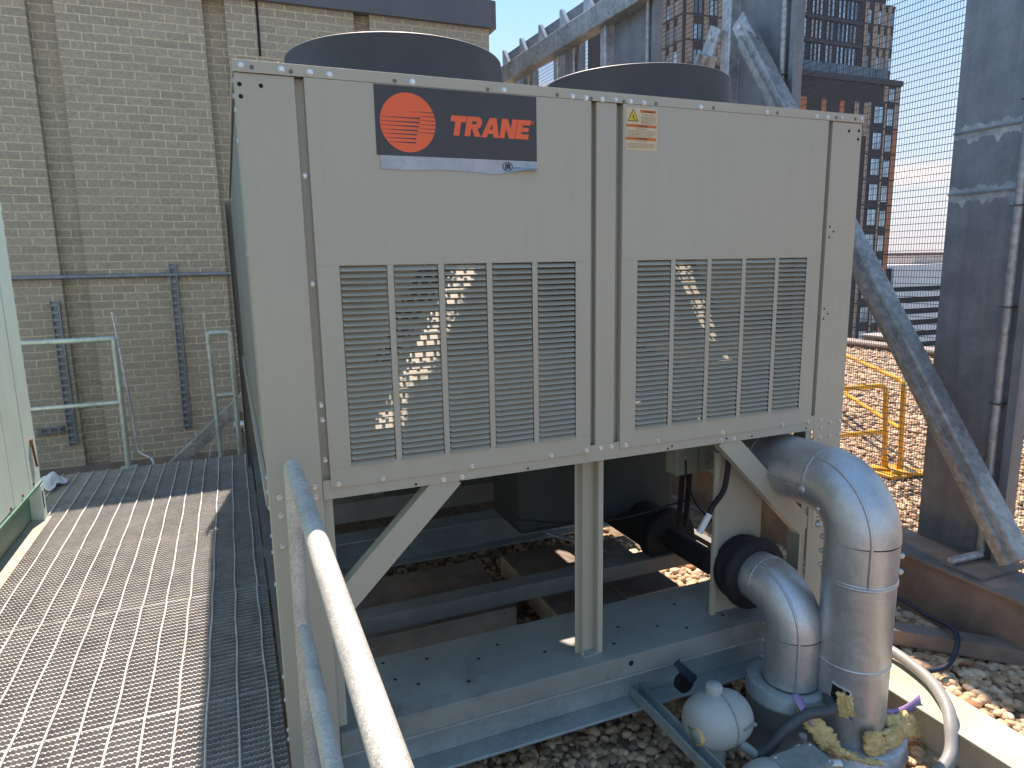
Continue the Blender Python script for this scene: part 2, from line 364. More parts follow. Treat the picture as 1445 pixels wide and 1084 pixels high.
for x0, x1 in ((0.0, 0.1), (2.14, 2.24)):
    b = MB(); b.box(x0 + 0.0, x1, L - 0.004, L, RZ + 0.1, 2.068).box(*((-0.04, -0.036) if x0 == 0 else (2.236, 2.24)), L - 0.12, L - 0.004, RZ + 0.1, 2.068)
    if x0 == 0: b.box(-0.04, 0.0, L - 0.006, L, RZ + 0.1, 2.068)
    b.build('rear_post', P, ch)
# recess strips seen in the gaps beside the panels, and the middle strip
for x0, x1 in ((0.1504, 0.182), (1.048, 1.082), (1.144, 1.180), (2.055, 2.0895)):
    bbox('recess_strip', P, ch, x0, x1, 0.022, 0.026, 0.90, 2.068)
ms = MB(); ms.box(1.076, 1.150, -0.002, 0.002, 0.937, 2.068).box(1.076, 1.080, 0.002, 0.02, 0.937, 2.068).box(1.146, 1.150, 0.002, 0.02, 0.937, 2.068)
ms.build('middle_strip', P, ch, 0.0012)
# top rail and bottom rail
tr = MB(); tr.box(-0.003, 2.243, -0.006, -0.002, 2.069, 2.099).box(-0.003, 2.243, -0.002, 0.05, 2.0955, 2.099); tr.build('top_rail', P, ch, 0.001)
br_ = MB(); br_.box(0.152, 2.087, -0.0015, 0.002, 0.877, 0.937).box(0.152, 2.087, 0.002, 0.065, 0.877, 0.8805); br_.build('bottom_rail', P, ch, 0.001)
# louvred panels: a sheet with five open columns, each with punched blades
ZT, ZB = 1.567, 0.974
def panel_sheet(x0, x1, cols):
    b = MB(); y0, y1 = -0.006, -0.0035; zb, zt = 0.911, 2.068
    b.box(x0, x1, y0, y1, ZT, zt).box(x0, x1, y0, y1, zb, ZB)
    xs = [x0] + [v for c in cols for v in c] + [x1]
    for i in range(0, len(xs), 2): b.box(xs[i], xs[i + 1], y0, y1, ZB, ZT)
    b.box(x0, x0 + 0.003, y1, 0.02, zb, zt).box(x1 - 0.003, x1, y1, 0.02, zb, zt)
    return b
def louvre_blades(w):
    b = MB(); n = 34; pitch = (ZT - ZB) / n
    for i in range(n):
        z = i * pitch
        # pressed blade: rises from an outer lip inwards, with rounded ends standing a little proud
        sec = [(-0.0120, 0.0010), (-0.0110, -0.0001), (-0.004, 0.0054), (0.0035, 0.0108), (0.0035, 0.0122), (-0.004, 0.0069)]
        k = len(sec); vs = []
        for x, s in ((0.0, 0.25), (0.003, 0.72), (0.008, 1.0), (w - 0.008, 1.0), (w - 0.003, 0.72), (w, 0.25)):
            vs += [(x, (yy - 0.0035) * s + 0.0035 if yy < 0.0035 else yy, z + zz * (0.7 + 0.3 * s) + (1 - s) * 0.003) for yy, zz in sec]
        fs = [(j * k + q, j * k + (q + 1) % k, (j + 1) * k + (q + 1) % k, (j + 1) * k + q) for j in range(5) for q in range(k)]
        fs += [tuple(range(k)), tuple(range(6 * k - 1, 5 * k - 1, -1))]
        b.add(vs, fs, False)
    return b
CW, CG = 0.137, 0.0185
proto_l = None
for x0, x1, c0 in ((0.1752, 1.0545, 0.2385), (1.173, 2.0637, 1.2355)):
    cols = [(c0 + i * (CW + CG), c0 + i * (CW + CG) + CW) for i in range(5)]
    pn = panel_sheet(x0, x1, cols).build('louvred_panel', P, ch, 0.0008)
    for a, c in cols:
        if proto_l is None:
            proto_l = louvre_blades(CW).build('louvre', P, pn)
            o = proto_l; off = Vector(WORLD['louvre'])
        else:
            o = proto_l.copy(); COL.objects.link(o); o.parent = pn
        hw = off
        o.location = Vector((a + CW / 2, hw.y, ZB + 0.0005)) - WORLD[pn.name]
# bolts
BOLTS = [(0.019, 2.085), (0.119, 2.083), (0.192, 2.082), (0.243, 2.08), (0.474, 2.079), (0.755, 2.078), (0.986, 2.076), (1.034, 2.075), (1.093, 2.075), (1.142, 2.077), (1.198, 2.076), (1.25, 2.075), (1.477, 2.077), (1.764, 2.079), (1.998, 2.079), (2.051, 2.079), (2.122, 2.081), (2.223, 2.085), (0.164, 1.815), (0.165, 1.517), (0.166, 1.162), (0.167, 1.117), (0.167, 0.994), (1.059, 1.809), (1.059, 1.513), (1.059, 1.288), (1.154, 1.812), (1.155, 1.511), (1.156, 1.287), (0.028, 0.904), (0.028, 0.848), (0.027, 0.754), (0.128, 0.92), (0.129, 0.888), (0.196, 0.921), (0.331, 0.92), (0.619, 0.921), (0.904, 0.921), (1.038, 0.922), (1.097, 0.922), (1.14, 0.922), (1.196, 0.922), (1.332, 0.921), (1.623, 0.919), (1.914, 0.919), (2.047, 0.917), (2.121, 0.916), (2.174, 0.899), (2.225, 0.9), (2.123, 0.884), (2.123, 0.844), (2.175, 0.844), (2.226, 0.843), (0.524, 0.888), (0.586, 0.888), (1.621, 0.888), (1.682, 0.888), (2.070, 0.504), (2.070, 0.44)]
def bolt_mesh():
    b = MB(); b.lathe((0, 0, 0), [(0.0001, 0), (0.0088, 0), (0.0088, -0.0018), (0.0066, -0.0024)], 14, 'y', False)
    hx = [(0.0062 * math.cos(PI / 3 * i), 0.0062 * math.sin(PI / 3 * i)) for i in range(6)]
    b.prism(hx, 'y', -0.0020, -0.0058); return b
bp_ = None
def y_of(x, z):
    if z > 2.06: return -0.006
    if z < 0.62: return 0.010
    for a, c in ((0.1752, 1.0545), (1.173, 2.0637)):
        if a < x < c and z > 0.911: return -0.006
    if x < 0.1504 or x > 2.0895: return 0.0
    if 0.93 < z: return 0.022
    return -0.0015
def place_bolt(loc, rz=0.0):
    global bp_
    if bp_ is None:
        bp_ = bolt_mesh().build('bolt', M['zinc'], ch); o = bp_
    else:
        o = bp_.copy(); COL.objects.link(o); o.parent = ch
    o.rotation_euler = (0, 0, rz)
    c = Vector((0, -0.0029, -0.0088)); c.rotate(Matrix.Rotation(rz, 3, 'Z'))
    o.location = Vector(loc) + c - WORLD[ch.name]
for x, z in BOLTS: place_bolt((x, y_of(x, z), z))
for y, z in ((0.03, 1.98), (0.03, 1.9), (0.06, 0.95), (0.08, 0.9), (0.05, 0.86), (0.05, 0.72), (0.06, 0.3), (0.06, 0.22), (0.05, 0.12), (0.05, 2.06), (0.05, 2.02), (0.03, 1.6), (0.03, 0.78), (0.04, 0.62), (0.06, 0.08)):
    place_bolt((-0.0, y, z), -PI / 2)
for i, z in enumerate((1.05, 0.98, 0.92, 0.87, 0.74, 0.6, 0.45, 0.3)):
    place_bolt((-0.04, L - 0.05 - 0.03 * (i % 2), z), -PI / 2)
HOLES = [(0.045, 2.082), (0.143, 2.079), (0.423, 2.078), (0.703, 2.076), (0.934, 2.077), (1.054, 2.075), (1.174, 2.074), (1.297, 2.076), (1.531, 2.078), (1.813, 2.079), (2.097, 2.081), (2.194, 2.081), (0.012, 2.039), (0.065, 2.039), (0.013, 2.009), (2.173, 2.038), (2.224, 2.041), (2.223, 2.01), (2.106, 1.682), (2.126, 1.664), (2.106, 1.642), (2.104, 1.366), (2.124, 1.346), (2.103, 1.327), (0.434, 0.886), (0.819, 0.886), (1.38, 0.885), (1.398, 0.893), (1.769, 0.888), (1.647, 0.893), (2.045, 0.889)]
def hole_copies(parent, spots, axis, hm=None):
    """small dark drilled holes, each a part of its own sharing one mesh per size"""
    first = {}
    for x, y, z, r in spots:
        if r not in first:
            q = MB(); sg = -1 if axis == 'y' else 1
            q.lathe((0, 0, 0), [(r, -0.0003 * sg), (r, 0.0002 * sg), (0.0001, 0.0002 * sg)], 14, axis, False)
            o = q.build('drilled_hole', hm or M['hole'], parent); first[r] = (o, Vector(WORLD[o.name]))
        else:
            o = first[r][0].copy(); COL.objects.link(o); o.parent = parent
        o.location = Vector((x, y, z)) + first[r][1] - WORLD[parent.name]
hole_copies(ch, [(x, y_of(x, z) - 0.0006, z, 0.0058 if z > 2.0 else 0.004) for x, z in HOLES if z < 2.06], 'y')
hole_copies(ch, [(x, y_of(x, z) - 0.0006, z, 0.0059) for x, z in HOLES if z > 2.06], 'y', M['dimple'])
# diagonal braces at the front, middle stud, base channel
def brace(p, q, wdt):
    b = MB(); b.beam(p, q, 0.004, wdt, (0, 0, 1)); d = (Vector(q) - Vector(p)).normalized(); n = Vector((0, 1, 0)).cross(d).normalized()
    for s in (-1, 1):
        b.beam(Vector(p) + n * s * (wdt / 2 - 0.002) + Vector((0, 0.022, 0)), Vector(q) + n * s * (wdt / 2 - 0.002) + Vector((0, 0.022, 0)), 0.040, 0.004, n)
    return b
brace((0.556, 0.006, 0.895), (0.06, 0.006, 0.40), 0.080).build('diagonal_brace', P, ch)
brace((1.645, 0.006, 0.895), (2.085, 0.006, 0.455), 0.080).build('diagonal_brace', P, ch)
st = MB(); st.box(1.068, 1.128, 0.10, 0.103, 0.0895, 0.875).box(1.065, 1.068, 0.068, 0.103, 0.0895, 0.875).box(1.128, 1.131, 0.068, 0.103, 0.0895, 0.875)
st.box(1.05, 1.068, 0.10, 0.103, 0.0895, 0.875).box(1.131, 1.149, 0.066, 0.069, 0.0895, 0.875).build('middle_stud', P, ch)
MB().box(1.068, 1.128, 0.06, 0.0995, 0.0895, 0.093).build('stud_clip', M['galv'], ch)
# base channels across the frame
def channel(y0, y1, x0, x1, zt, lip, m, name='base_channel'):
    b = MB(); b.box(x0, x1, y0, y1, zt - 0.004, zt).box(x0, x1, y0, y0 + 0.004, zt - lip, zt - 0.004).box(x0, x1, y1 - 0.004, y1, zt - lip, zt - 0.004)
    return b.build(name, m, ch, 0.0015)
bc = channel(0.0055, 0.385, 0.154, 2.05, 0.089, 0.080, M['paint_dark'])
hole_copies(bc, [(x, y, 0.0896, 0.007) for x, y in ((0.45, 0.16), (0.30, 0.06), (0.62, 0.10), (0.8, 0.28), (0.95, 0.16), (1.3, 0.2), (1.45, 0.14), (1.62, 0.26), (1.75, 0.1), (0.7, 0.22), (0.52, 0.3), (0.38, 0.22), (1.22, 0.10), (1.55, 0.08), (0.36, 0.34))], 'z')
hole_copies(bc, [(1.24, 0.0049, 0.055, 0.011)], 'y')
channel(0.70, 0.795, 0.10, 2.15, 0.083, 0.075, M['paint_shaded'])
channel(1.75, 1.89, 0.10, 2.15, 0.24, 0.12, M['paint_shaded'])
channel(2.6, 2.75, 0.10, 2.15, 0.16, 0.1, M['paint_shaded'])
for x0 in (0.004, 2.19): bbox('side_beam', M['paint_shaded'], ch, x0, x0 + 0.045, 0.13, L - 0.13, -0.02, 0.085)
for x0 in (0.62, 1.45): bbox('inner_stud', M['paint_shaded'], ch, x0, x0 + 0.06, 1.80, 1.84, 0.242, 0.90)
MB().beam((1.62, 0.86, 0.10), (1.30, 0.90, 0.24), 0.05, 0.005).build('inner_brace', M['paint_dark'], ch)
# side walls, back, floor of the coil box, roof deck with fan openings
for x0, x1 in ((0.006, 0.010), (2.230, 2.234)):
    bbox('side_panel', P, ch, x0, x1, 0.125, 0.46, 0.90, 2.06); bbox('side_panel', M['paint_dark'], ch, x0, x1, 0.475, 1.84, 0.90, 2.06)
    bbox('side_panel', M['paint_dark'], ch, x0, x1, 1.86, L - 0.125, 0.90, 2.06)
bbox('side_rail', P, ch, -0.004, 0.0, 0.0, L, 2.07, 2.099); bbox('side_rail', P, ch, -0.008, 0.004, 0.125, L - 0.125, 0.84, 0.895); bbox('side_rail', P, ch, 2.24, 2.244, 0.0, L, 2.07, 2.099)
bbox('rear_panel', P, ch, 0.1, 2.14, L - 0.02, L - 0.016, 0.9, 2.06)
bbox('coil_box_floor', M['inside'], ch, 0.02, 0.62, 0.07, L - 0.05, 0.886, 0.890)
for fb_ in ((1.55, 2.22, 0.07, 1.92), (1.55, 1.67, 1.92, 2.14), (1.84, 2.22, 1.92, 2.14), (1.55, 2.22, 2.14, L - 0.05)): bbox('coil_box_floor', M['inside'], ch, *fb_, 0.886, 0.890)
bbox('coil_box_floor', M['inside'], ch, 0.62, 1.40, 0.75, L - 0.05, 0.886, 0.890)
FX = (0.59, 1.645); FY = (0.67, 1.74, 2.81); FR = 0.40
dk = MB(); nn = 48
for cx, (xa, xb) in zip(FX, ((0.0, 1.12), (1.12, 2.24))):
    for cy, (ya, yb) in zip(FY, ((0.05, 1.205), (1.205, 2.275), (2.275, L))):
        ring = []; outer = []
        for j in range(nn):
            a = 2 * PI * j / nn; c, s = math.cos(a), math.sin(a); ring.append((cx + FR * c, cy + FR * s, 2.088))
            t = min(((xb - cx) / c if c > 1e-9 else (xa - cx) / c if c < -1e-9 else 1e9), ((yb - cy) / s if s > 1e-9 else (ya - cy) / s if s < -1e-9 else 1e9))
            outer.append((cx + t * c, cy + t * s, 2.088))
        dk.add(ring + outer, [(j, (j + 1) % nn, nn + (j + 1) % nn, nn + j) for j in range(nn)], False)
        for qx, qy in ((xa, ya), (xb, ya), (xb, yb), (xa, yb)):     # corners of the cell
            an = math.atan2(qy - cy, qx - cx) % (2 * PI); j = int(an / (2 * PI) * nn)
            dk.add([outer[j], outer[(j + 1) % nn], (qx, qy, 2.088)], [(0, 1, 2)], False)
dk.build('roof_deck', P, ch)
def shroud(cx, cy):
    b = MB(); b.lathe((cx, cy, 2.09), [(0.432, 0), (0.425, 0.03), (0.408, 0.11), (0.3985, 0.175), (0.3975, 0.2), (0.398, 0.2085), (0.3945, 0.212), (0.390, 0.2085), (0.389, 0.19), (0.386, 0.0)], 96)
    return b
def fan_rotor(cx, cy):
    b = MB(); b.lathe((cx, cy, 2.10), [(0.0001, 0.06), (0.038, 0.06), (0.045, 0.05), (0.045, -0.01), (0.0001, -0.01)], 24)
    for k in range(4):
        a0 = 2 * PI * k / 4 + 0.72; vs = []
        for i in range(6):
            r = 0.04 + 0.34 * i / 5
            for dt, dz in ((-0.19, 0.035), (0.19, -0.03)):
                a = a0 + dt * (1.0 + 0.1 * i / 5); vs.append((cx + r * math.cos(a), cy + r * math.sin(a), 2.13 + dz))
        b.add(vs, [(2 * i, 2 * i + 1, 2 * i + 3, 2 * i + 2) for i in range(5)], True)
    return b
def fan_guard(cx, cy):
    b = MB()
    for r in (0.12, 0.19, 0.26, 0.33): b.tube([(cx + r * math.cos(2 * PI * j / 32), cy + r * math.sin(2 * PI * j / 32), 2.27) for j in range(33)], 0.0025, 5, False)
    for k in range(8):
        a = PI / 4 * k; b.tube([(cx + 0.10 * math.cos(a), cy + 0.10 * math.sin(a), 2.275), (cx + 0.39 * math.cos(a), cy + 0.39 * math.sin(a), 2.275)], 0.003, 5, False)
    return b
s0 = shroud(0, 0).build('fan_shroud', M['shroud'], ch)
r0 = fan_rotor(0, 0).build('fan_rotor', M['shroud'], s0); g0 = fan_guard(0, 0).build('fan_guard', M['black'], s0)
sb = Vector(WORLD['fan_shroud'])
first = True
for cx in FX:
    for cy in FY:
        if first: s = s0
        else:
            s = s0.copy(); COL.objects.link(s); s.parent = ch
            for o in (r0, g0): c = o.copy(); COL.objects.link(c); c.parent = s
        first = False
        s.location = Vector((cx, cy, 0)) + sb - WORLD[ch.name]
# coils leaning inside the box, end plates and return bends
def coil(xb, zb, xt, zt, side):
    d = Vector((xt - xb, 0, zt - zb)); ln = d.length; d.normalize(); n = Vector((-d.z, 0, d.x)) * side
    p0 = Vector((xb, 0, zb))
    b = MB(); th = 0.11
    q = [p0, p0 + d * ln, p0 + d * ln - n * th, p0 - n * th]
    b.prism([(v.x, v.z) for v in q], 'y', 0.42, L - 0.2)
    o = b.build('condenser_coil', M['coil'], ch)
    e = MB(); rows = 2; kk = int(ln / 0.036)
    q2 = [p0 - d * 0.02 + n * 0.012, p0 + d * (ln + 0.02) + n * 0.012, p0 + d * (ln + 0.02) - n * (th + 0.012), p0 - d * 0.02 - n * (th + 0.012)]
    e.prism([(v.x, v.z) for v in q2], 'y', 0.4155, 0.4195)
    e.build('end_plate', M['galv'], o)
    t = MB()
    for i in range(kk):
        for r in range(3):
            c = p0 + d * (0.018 + i * 0.036 + (0.018 if r % 2 else 0)) - n * (0.018 + r * 0.036)
            if i % 2 == 0:
                c2 = c + d * 0.036
                t.tube([c + Vector((0, 0.415, 0)), c + Vector((0, 0.275, 0)), (c + c2) / 2 + Vector((0, 0.258, 0)), c2 + Vector((0, 0.275, 0)), c2 + Vector((0, 0.415, 0))], 0.0085, 8, False)
    t.build('return_bends', M['copper'], o)
coil(0.30, 0.95, 0.80, 1.66, 1)
coil(1.77, 1.15, 1.42, 1.66, -1)
def slotted_sheet(x0, x1, slots, light, dark, y=0.12, zb=0.905, zt=2.05, rh=0.020):
    """added sheet that blocks the sun; slanting perforations cast the streaks on the louvres"""
    b = MB(); n = int((zt - zb) / rh)
    for i in range(n):
        z = zb + i * rh; zc = z + rh / 2; cuts = []
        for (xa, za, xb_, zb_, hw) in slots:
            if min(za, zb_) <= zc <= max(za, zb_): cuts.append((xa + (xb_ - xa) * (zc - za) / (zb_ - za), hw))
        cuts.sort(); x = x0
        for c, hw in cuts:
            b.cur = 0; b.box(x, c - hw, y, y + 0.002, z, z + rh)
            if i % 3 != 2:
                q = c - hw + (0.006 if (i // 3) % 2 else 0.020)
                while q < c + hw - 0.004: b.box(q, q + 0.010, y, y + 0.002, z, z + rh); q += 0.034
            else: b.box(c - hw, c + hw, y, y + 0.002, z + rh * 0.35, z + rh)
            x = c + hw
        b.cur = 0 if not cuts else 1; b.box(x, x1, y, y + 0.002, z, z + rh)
    return b.build('sun_mask_sheet', [light, dark], ch, fix=False)
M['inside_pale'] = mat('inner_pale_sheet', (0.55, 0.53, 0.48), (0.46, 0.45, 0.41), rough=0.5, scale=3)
slotted_sheet(0.19, 1.05, [(0.700, 1.80, 0.393, 1.27, 0.055)], M['inside_pale'], M['inside'])  # made-up sheet, its slots placed to shape the sun streaks
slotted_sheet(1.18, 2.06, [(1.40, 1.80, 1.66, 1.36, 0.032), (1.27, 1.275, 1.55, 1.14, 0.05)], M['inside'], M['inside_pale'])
MB().tube([(1.02, 0.5, 0.90), (1.02, 0.5, 1.3)], 0.09, 18).build('compressor', M['teal_tank'], ch)
MB().tube([(1.38, 0.9, 0.92), (1.38, 0.9, 1.25)], 0.08, 18).build('compressor', M['teal_tank'], ch)
# insulated evaporator below and dark control sheet behind the stud
MB().box(1.20, 2.13, 0.98, 1.38, 0.20, 0.88).build('insulated_tank', M['teal_tank'], ch, 0.03)
MB().tube([(1.93, 2.4, 0.16), (1.93, 0.80, 0.16)], 0.12, 24).build('evaporator_shell', M['black'], ch)
fl = MB(); fl.tube([(1.93, 0.80, 0.16), (1.93, 0.77, 0.16)], 0.145, 24).tube([(1.93, 0.75, 0.16), (1.93, 0.72, 0.16)], 0.145, 24).tube([(1.93, 0.77, 0.16), (1.93, 0.68, 0.16), (1.93, 0.40, 0.16)], 0.055, 20)
fl.build('pipe_flange', M['black'], ch)
sp_ = MB(); sp_.box(1.722, 1.955, 0.125, 0.128, 0.092, 0.80).box(1.698, 1.722, 0.112, 0.128, 0.092, 0.80); sp_.build('support_plate', P, ch, 0.001)
bbox('added_rear_panel', M['paint_shaded'], ch, 0.1, 2.14, 3.0, 3.004, RZ + 0.02, 0.88)  # added dark sheet, shuts out sky light to dim the space underneath
# junction box, conduit and cable under the rail
jb = MB(); jb.box(1.685, 1.803, 0.36, 0.44, 0.632, 0.815); jb.box(1.8055, 1.892, 0.352, 0.45, 0.638, 0.815)
jo = jb.build('junction_box', M['paint_green'], ch, 0.003)
kn = MB()
for z in (0.675, 0.71): kn.lathe((1.845, 0.3515, z), [(0.012, 0), (0.012, -0.001), (0.0001, -0.001)], 14, 'y', False)
kn.build('knockout', M['paint_dark'], jo)
cb_ = MB()
cb_.tube(smooth_path([(1.73, 0.355, 0.70), (1.735, 0.345, 0.60), (1.77, 0.32, 0.50), (1.83, 0.28, 0.42), (1.86, 0.3, 0.34)]), 0.004, 6)
cb_.tube(smooth_path([(1.745, 0.10, 0.84), (1.730, 0.08, 0.773), (1.714, 0.08, 0.657), (1.660, 0.08, 0.592), (1.642, 0.08, 0.555)]), 0.011, 10)
for dx in (0.0, 0.04): cb_.tube([(1.75 + dx, 0.40, 0.64), (1.75 + dx, 0.41, 0.50), (1.77 + dx, 0.45, 0.35)], 0.012, 8)
cb_.tube(smooth_path([(1.76, 0.35, 0.52), (1.5, 0.5, 0.42), (1.3, 0.7, 0.36), (1.15, 0.9, 0.33)]), 0.005, 6)
co_ = cb_.build('control_cable', M['black'], ch)
MB().tube([(1.645, 0.08, 0.562), (1.598, 0.08, 0.490)], [0.0125, 0.0135], 10).build('cable_marker', M['white'], co_)
# paper label on the corner post and lines of print
pb = MB(); pb.box(2.115, 2.222, -0.0016, 0.0, 0.455, 0.565); po = pb.build('paper_label', M['paper'], ch)
pk = MB()
for k, (a, c) in enumerate(((2.15, 2.205), (2.145, 2.2), (2.13, 2.21), (2.13, 2.20), (2.13, 2.19))):
    pk.box(a, c, -0.0022, -0.0017, 0.545 - k * 0.017, 0.551 - k * 0.017)
pk.build('label_print', M['ink_soft'], po)

# brand plate ------------------------------------------------------------
YP = -0.0062
bpz = MB(); bpz.box(0.362, 0.8615, YP - 0.0012, YP, 1.8755, 2.066); pbk = bpz.build('brand_plate', M['plate_black'], ch)
ss = MB(); n = 30; vs = []
for i in range(n + 1):
    x = 0.371 + (0.8605 - 0.371) * i / n; t = max(0, (x - 0.74) / 0.12)
    zl = 1.8385 - 0.002 * math.sin(i * 0.4) + 0.011 * t * t * (1.35 - t) * 2.0 - 0.004 * math.exp(-((x - 0.72) / 0.03) ** 2)
    for zz, yy in ((1.8755, 0), (1.858, -0.0006), (zl + 0.004, -0.001 - 0.006 * t), (zl, -0.0015 - 0.016 * t)):
        vs.append((x, YP - 0.0010 + yy, zz))
ss.add(vs, [(4 * i + k, 4 * i + k + 1, 4 * i + k + 5, 4 * i + k + 4) for i in range(n) for k in range(3)], True)
ss.build('silver_strip', M['plate_silver'], pbk, fix=False)
em = MB(); YE = YP - 0.0016; ecx, ecz, er = 0.4565, 1.9675, 0.0815
em.disc((ecx, YE, ecz), er, 64); emo = em.build('emblem', M['red'], pbk)
es = MB()
for i in range(7):
    z = ecz + er - 0.417 * 2 * er - i * 0.0113; w_ = math.sqrt(max(0, er ** 2 - (z - ecz) ** 2))
    xa = ecx - w_ + 0.002; xb = ecx + 0.036 - i * 0.0027
    es.add([(xa, YE - 0.0005, z), (xb, YE - 0.0005, z + 0.0017), (xb - 0.0006, YE - 0.0005, z - 0.0023), (xa, YE - 0.0005, z - 0.0006)], [(0, 1, 2, 3)], False)
for i in range(6):
    z = ecz + 0.031 - i * 0.0113; w_ = math.sqrt(max(0, er ** 2 - (z - ecz) ** 2)); xa = ecx + (0.004 if i == 0 else 0.030 - i * 0.002); xb = ecx + w_ + 0.0005
    es.add([(xa, YE - 0.0005, z), (xb, YE - 0.0005, z + 0.0011), (xb, YE - 0.0005, z - 0.0011), (xa, YE - 0.0005, z - 0.0004)], [(0, 1, 2, 3)], False)
es.build('emblem_stripes', M['plate_black'], pbk)
GL = {'T': [[(0, 1), (0, .70), (.29, .70), (.29, 0), (.65, 0), (.65, .70), (.94, .70), (.94, 1)]],
      'R': [[(0, 0), (.35, 0), (.35, 1), (0, 1)], [(.35, .77), (.6, .77), (.72, 1), (.35, 1)], [(.6, .77), (.65, .70), (.6, .62), (.74, .38), (.92, .50), (.98, .70), (.9, .92), (.72, 1)],
            [(.35, .38), (.74, .38), (.6, .62), (.35, .62)], [(.42, .38), (.62, 0), (1.03, 0), (.74, .38)]],
      'A': [[(0, 0), (.36, 0), (.41, .18), (.48, .41), (.57, .72), (.57, 1), (.36, 1)], [(1.14, 0), (1.14 - .36, 1), (.57, 1), (.57, .72), (.66, .41), (.73, .18), (.78, 0)], [(.41, .18), (.73, .18), (.66, .41), (.48, .41)]],
      'N': [[(0, 0), (.33, 0), (.33, .50), (.64, 0), (.99, 0), (.99, 1), (.66, 1), (.66, .50), (.35, 1), (0, 1)]],
      'E': [[(0, 0), (.86, 0), (.86, .26), (.36, .26), (.36, .39), (.80, .39), (.80, .61), (.36, .61), (.36, .74), (.86, .74), (.86, 1), (0, 1)]]}
def letters(word, x0, z0, h, adv, shear, y, squeeze=1.0):
    b = MB(); x = x0
    for c in word:
        for poly in GL[c]: b.prism([(x + u * h * squeeze + v * h * shear, z0 + v * h) for u, v in poly], 'y', y, y - 0.0005)
        x += adv[c] * h * squeeze
    return b
letters('TRANE', 0.5765, 1.9395, 0.0562, {'T': .97, 'R': 1.045, 'A': 1.155, 'N': 1.025, 'E': 1}, 0.19, YP - 0.0013, 0.90).build('lettering', M['red'], pbk)
rg = MB(); rc = (0.8475, 1.9895)
def ring(b, cx, cz, r1, r2, y, n=28, sx=1.0, a0=0.0, a1=2 * PI):
    vs = []
    for j in range(n + 1):
        a = a0 + (a1 - a0) * j / n
        for r in (r1, r2): vs.append((cx + sx * r * math.cos(a), y, cz + r * math.sin(a)))
    b.add(vs, [(2 * j, 2 * j + 1, 2 * j + 3, 2 * j + 2) for j in range(n)], False)
ring(rg, rc[0], rc[1], 0.0046, 0.0056, YP - 0.0016)
def text(name, s, size, loc, m, parent, shear=0.0, offset=0.0, align='LEFT', sx=1.0):
    cu = bpy.data.curves.new(name, 'FONT'); cu.body = s; cu.size = size; cu.shear = shear; cu.offset = offset; cu.align_x = align; cu.fill_mode = 'FRONT'
    cu.materials.append(m); o = bpy.data.objects.new(name, cu); COL.objects.link(o)
    bpy.context.view_layer.update(); me = bpy.data.meshes.new_from_object(o); bpy.data.objects.remove(o); bpy.data.curves.remove(cu)
    me.transform(Matrix.Rotation(PI / 2, 4, 'X')); o = bpy.data.objects.new(name, me); COL.objects.link(o)
    o.location = loc; attach(o, parent); return o
rgo = rg.build('registered_ring', M['red'], pbk)
text('registered_letter', 'R', 0.0085, (rc[0], YP - 0.0017, rc[1] - 0.0030), M['red'], pbk, align='CENTER')
ir = MB(); YI = YP - 0.0036; ix, iz = 0.762, 1.857
for a0, a1 in ((0.45 * PI, 1.5 * PI), (-0.45 * PI, 0.5 * PI)): ring(ir, ix, iz, 0.0125, 0.0142, YI, 20, 1.15, a0, a1)
ir.box(ix + 0.018, ix + 0.045, YI - 0.0003, YI, iz - 0.0035, iz - 0.0022)
iro = ir.build('maker_ring', M['ink'], pbk)
text('maker_letters', 'IR', 0.0235, (ix, YI - 0.0001, iz - 0.008), M['ink'], pbk, shear=0.15, offset=0.0007, align='CENTER')

# warning sticker ----------------------------------------------------------
YW = -0.0062; wx0, wx1, wz0, wz1 = 1.183, 1.303, 1.926, 2.058
wl = MB(); wl.box(wx0, wx1, YW - 0.0006, YW, wz0, wz1); wo = wl.build('warning_sticker', M['cream'], ch)
def strip(b, x0, x1, z0, z1, y): b.add([(x0, y, z0), (x1, y, z0), (x1, y, z1), (x0, y, z1)], [(0, 1, 2, 3)], False)
wb = MB(); y = YW - 0.0010
strip(wb, 1.236, 1.299, 2.044, 2.0525, y); strip(wb, wx0 + 0.001, 1.300, 1.9975, 2.0065, y); strip(wb, wx0 + 0.001, 1.300, 1.9575, 1.9665, y)
wb.build('orange_band', M['orange'], wo)
wt = MB(); t0 = (1.2095, 2.030)
def tri(b, cx, cz, r, y, s=1.0): b.add([(cx - 0.87 * r, y, cz - 0.5 * r), (cx + 0.87 * r, y, cz - 0.5 * r), (cx, y, cz + r * 1.12)], [(0, 1, 2)], False)
tri(wt, t0[0], t0[1] - 0.002, 0.0245, y); wt.build('triangle_border', M['ink'], wo)
w2 = MB(); tri(w2, t0[0], t0[1] - 0.002, 0.0205, y - 0.0003); w2.build('warning_triangle', M['tri_yellow'], wo)
w3 = MB(); ys = y - 0.0006
w3.add([(1.2065, ys, 2.033), (1.2095, ys, 2.037), (1.211, ys, 2.031), (1.2135, ys, 2.024), (1.2115, ys, 2.0225), (1.2085, ys, 2.027)], [(0, 1, 2, 3, 4, 5)], False)
strip(w3, 1.2145, 1.2225, 2.0195, 2.0215, ys); w3.build('triangle_pictogram', M['ink'], wo)
for s, x, z, sz in (('WARNING', 1.270, 2.0455, 0.0075), ('WARNING', 1.245, 1.999, 0.0085), ('WARNING', 1.245, 1.959, 0.0085)):
    text('warning_heading', s, sz, (x, y - 0.0003, z), M['ink'], wo, align='CENTER', offset=0.0001)
w4 = MB()
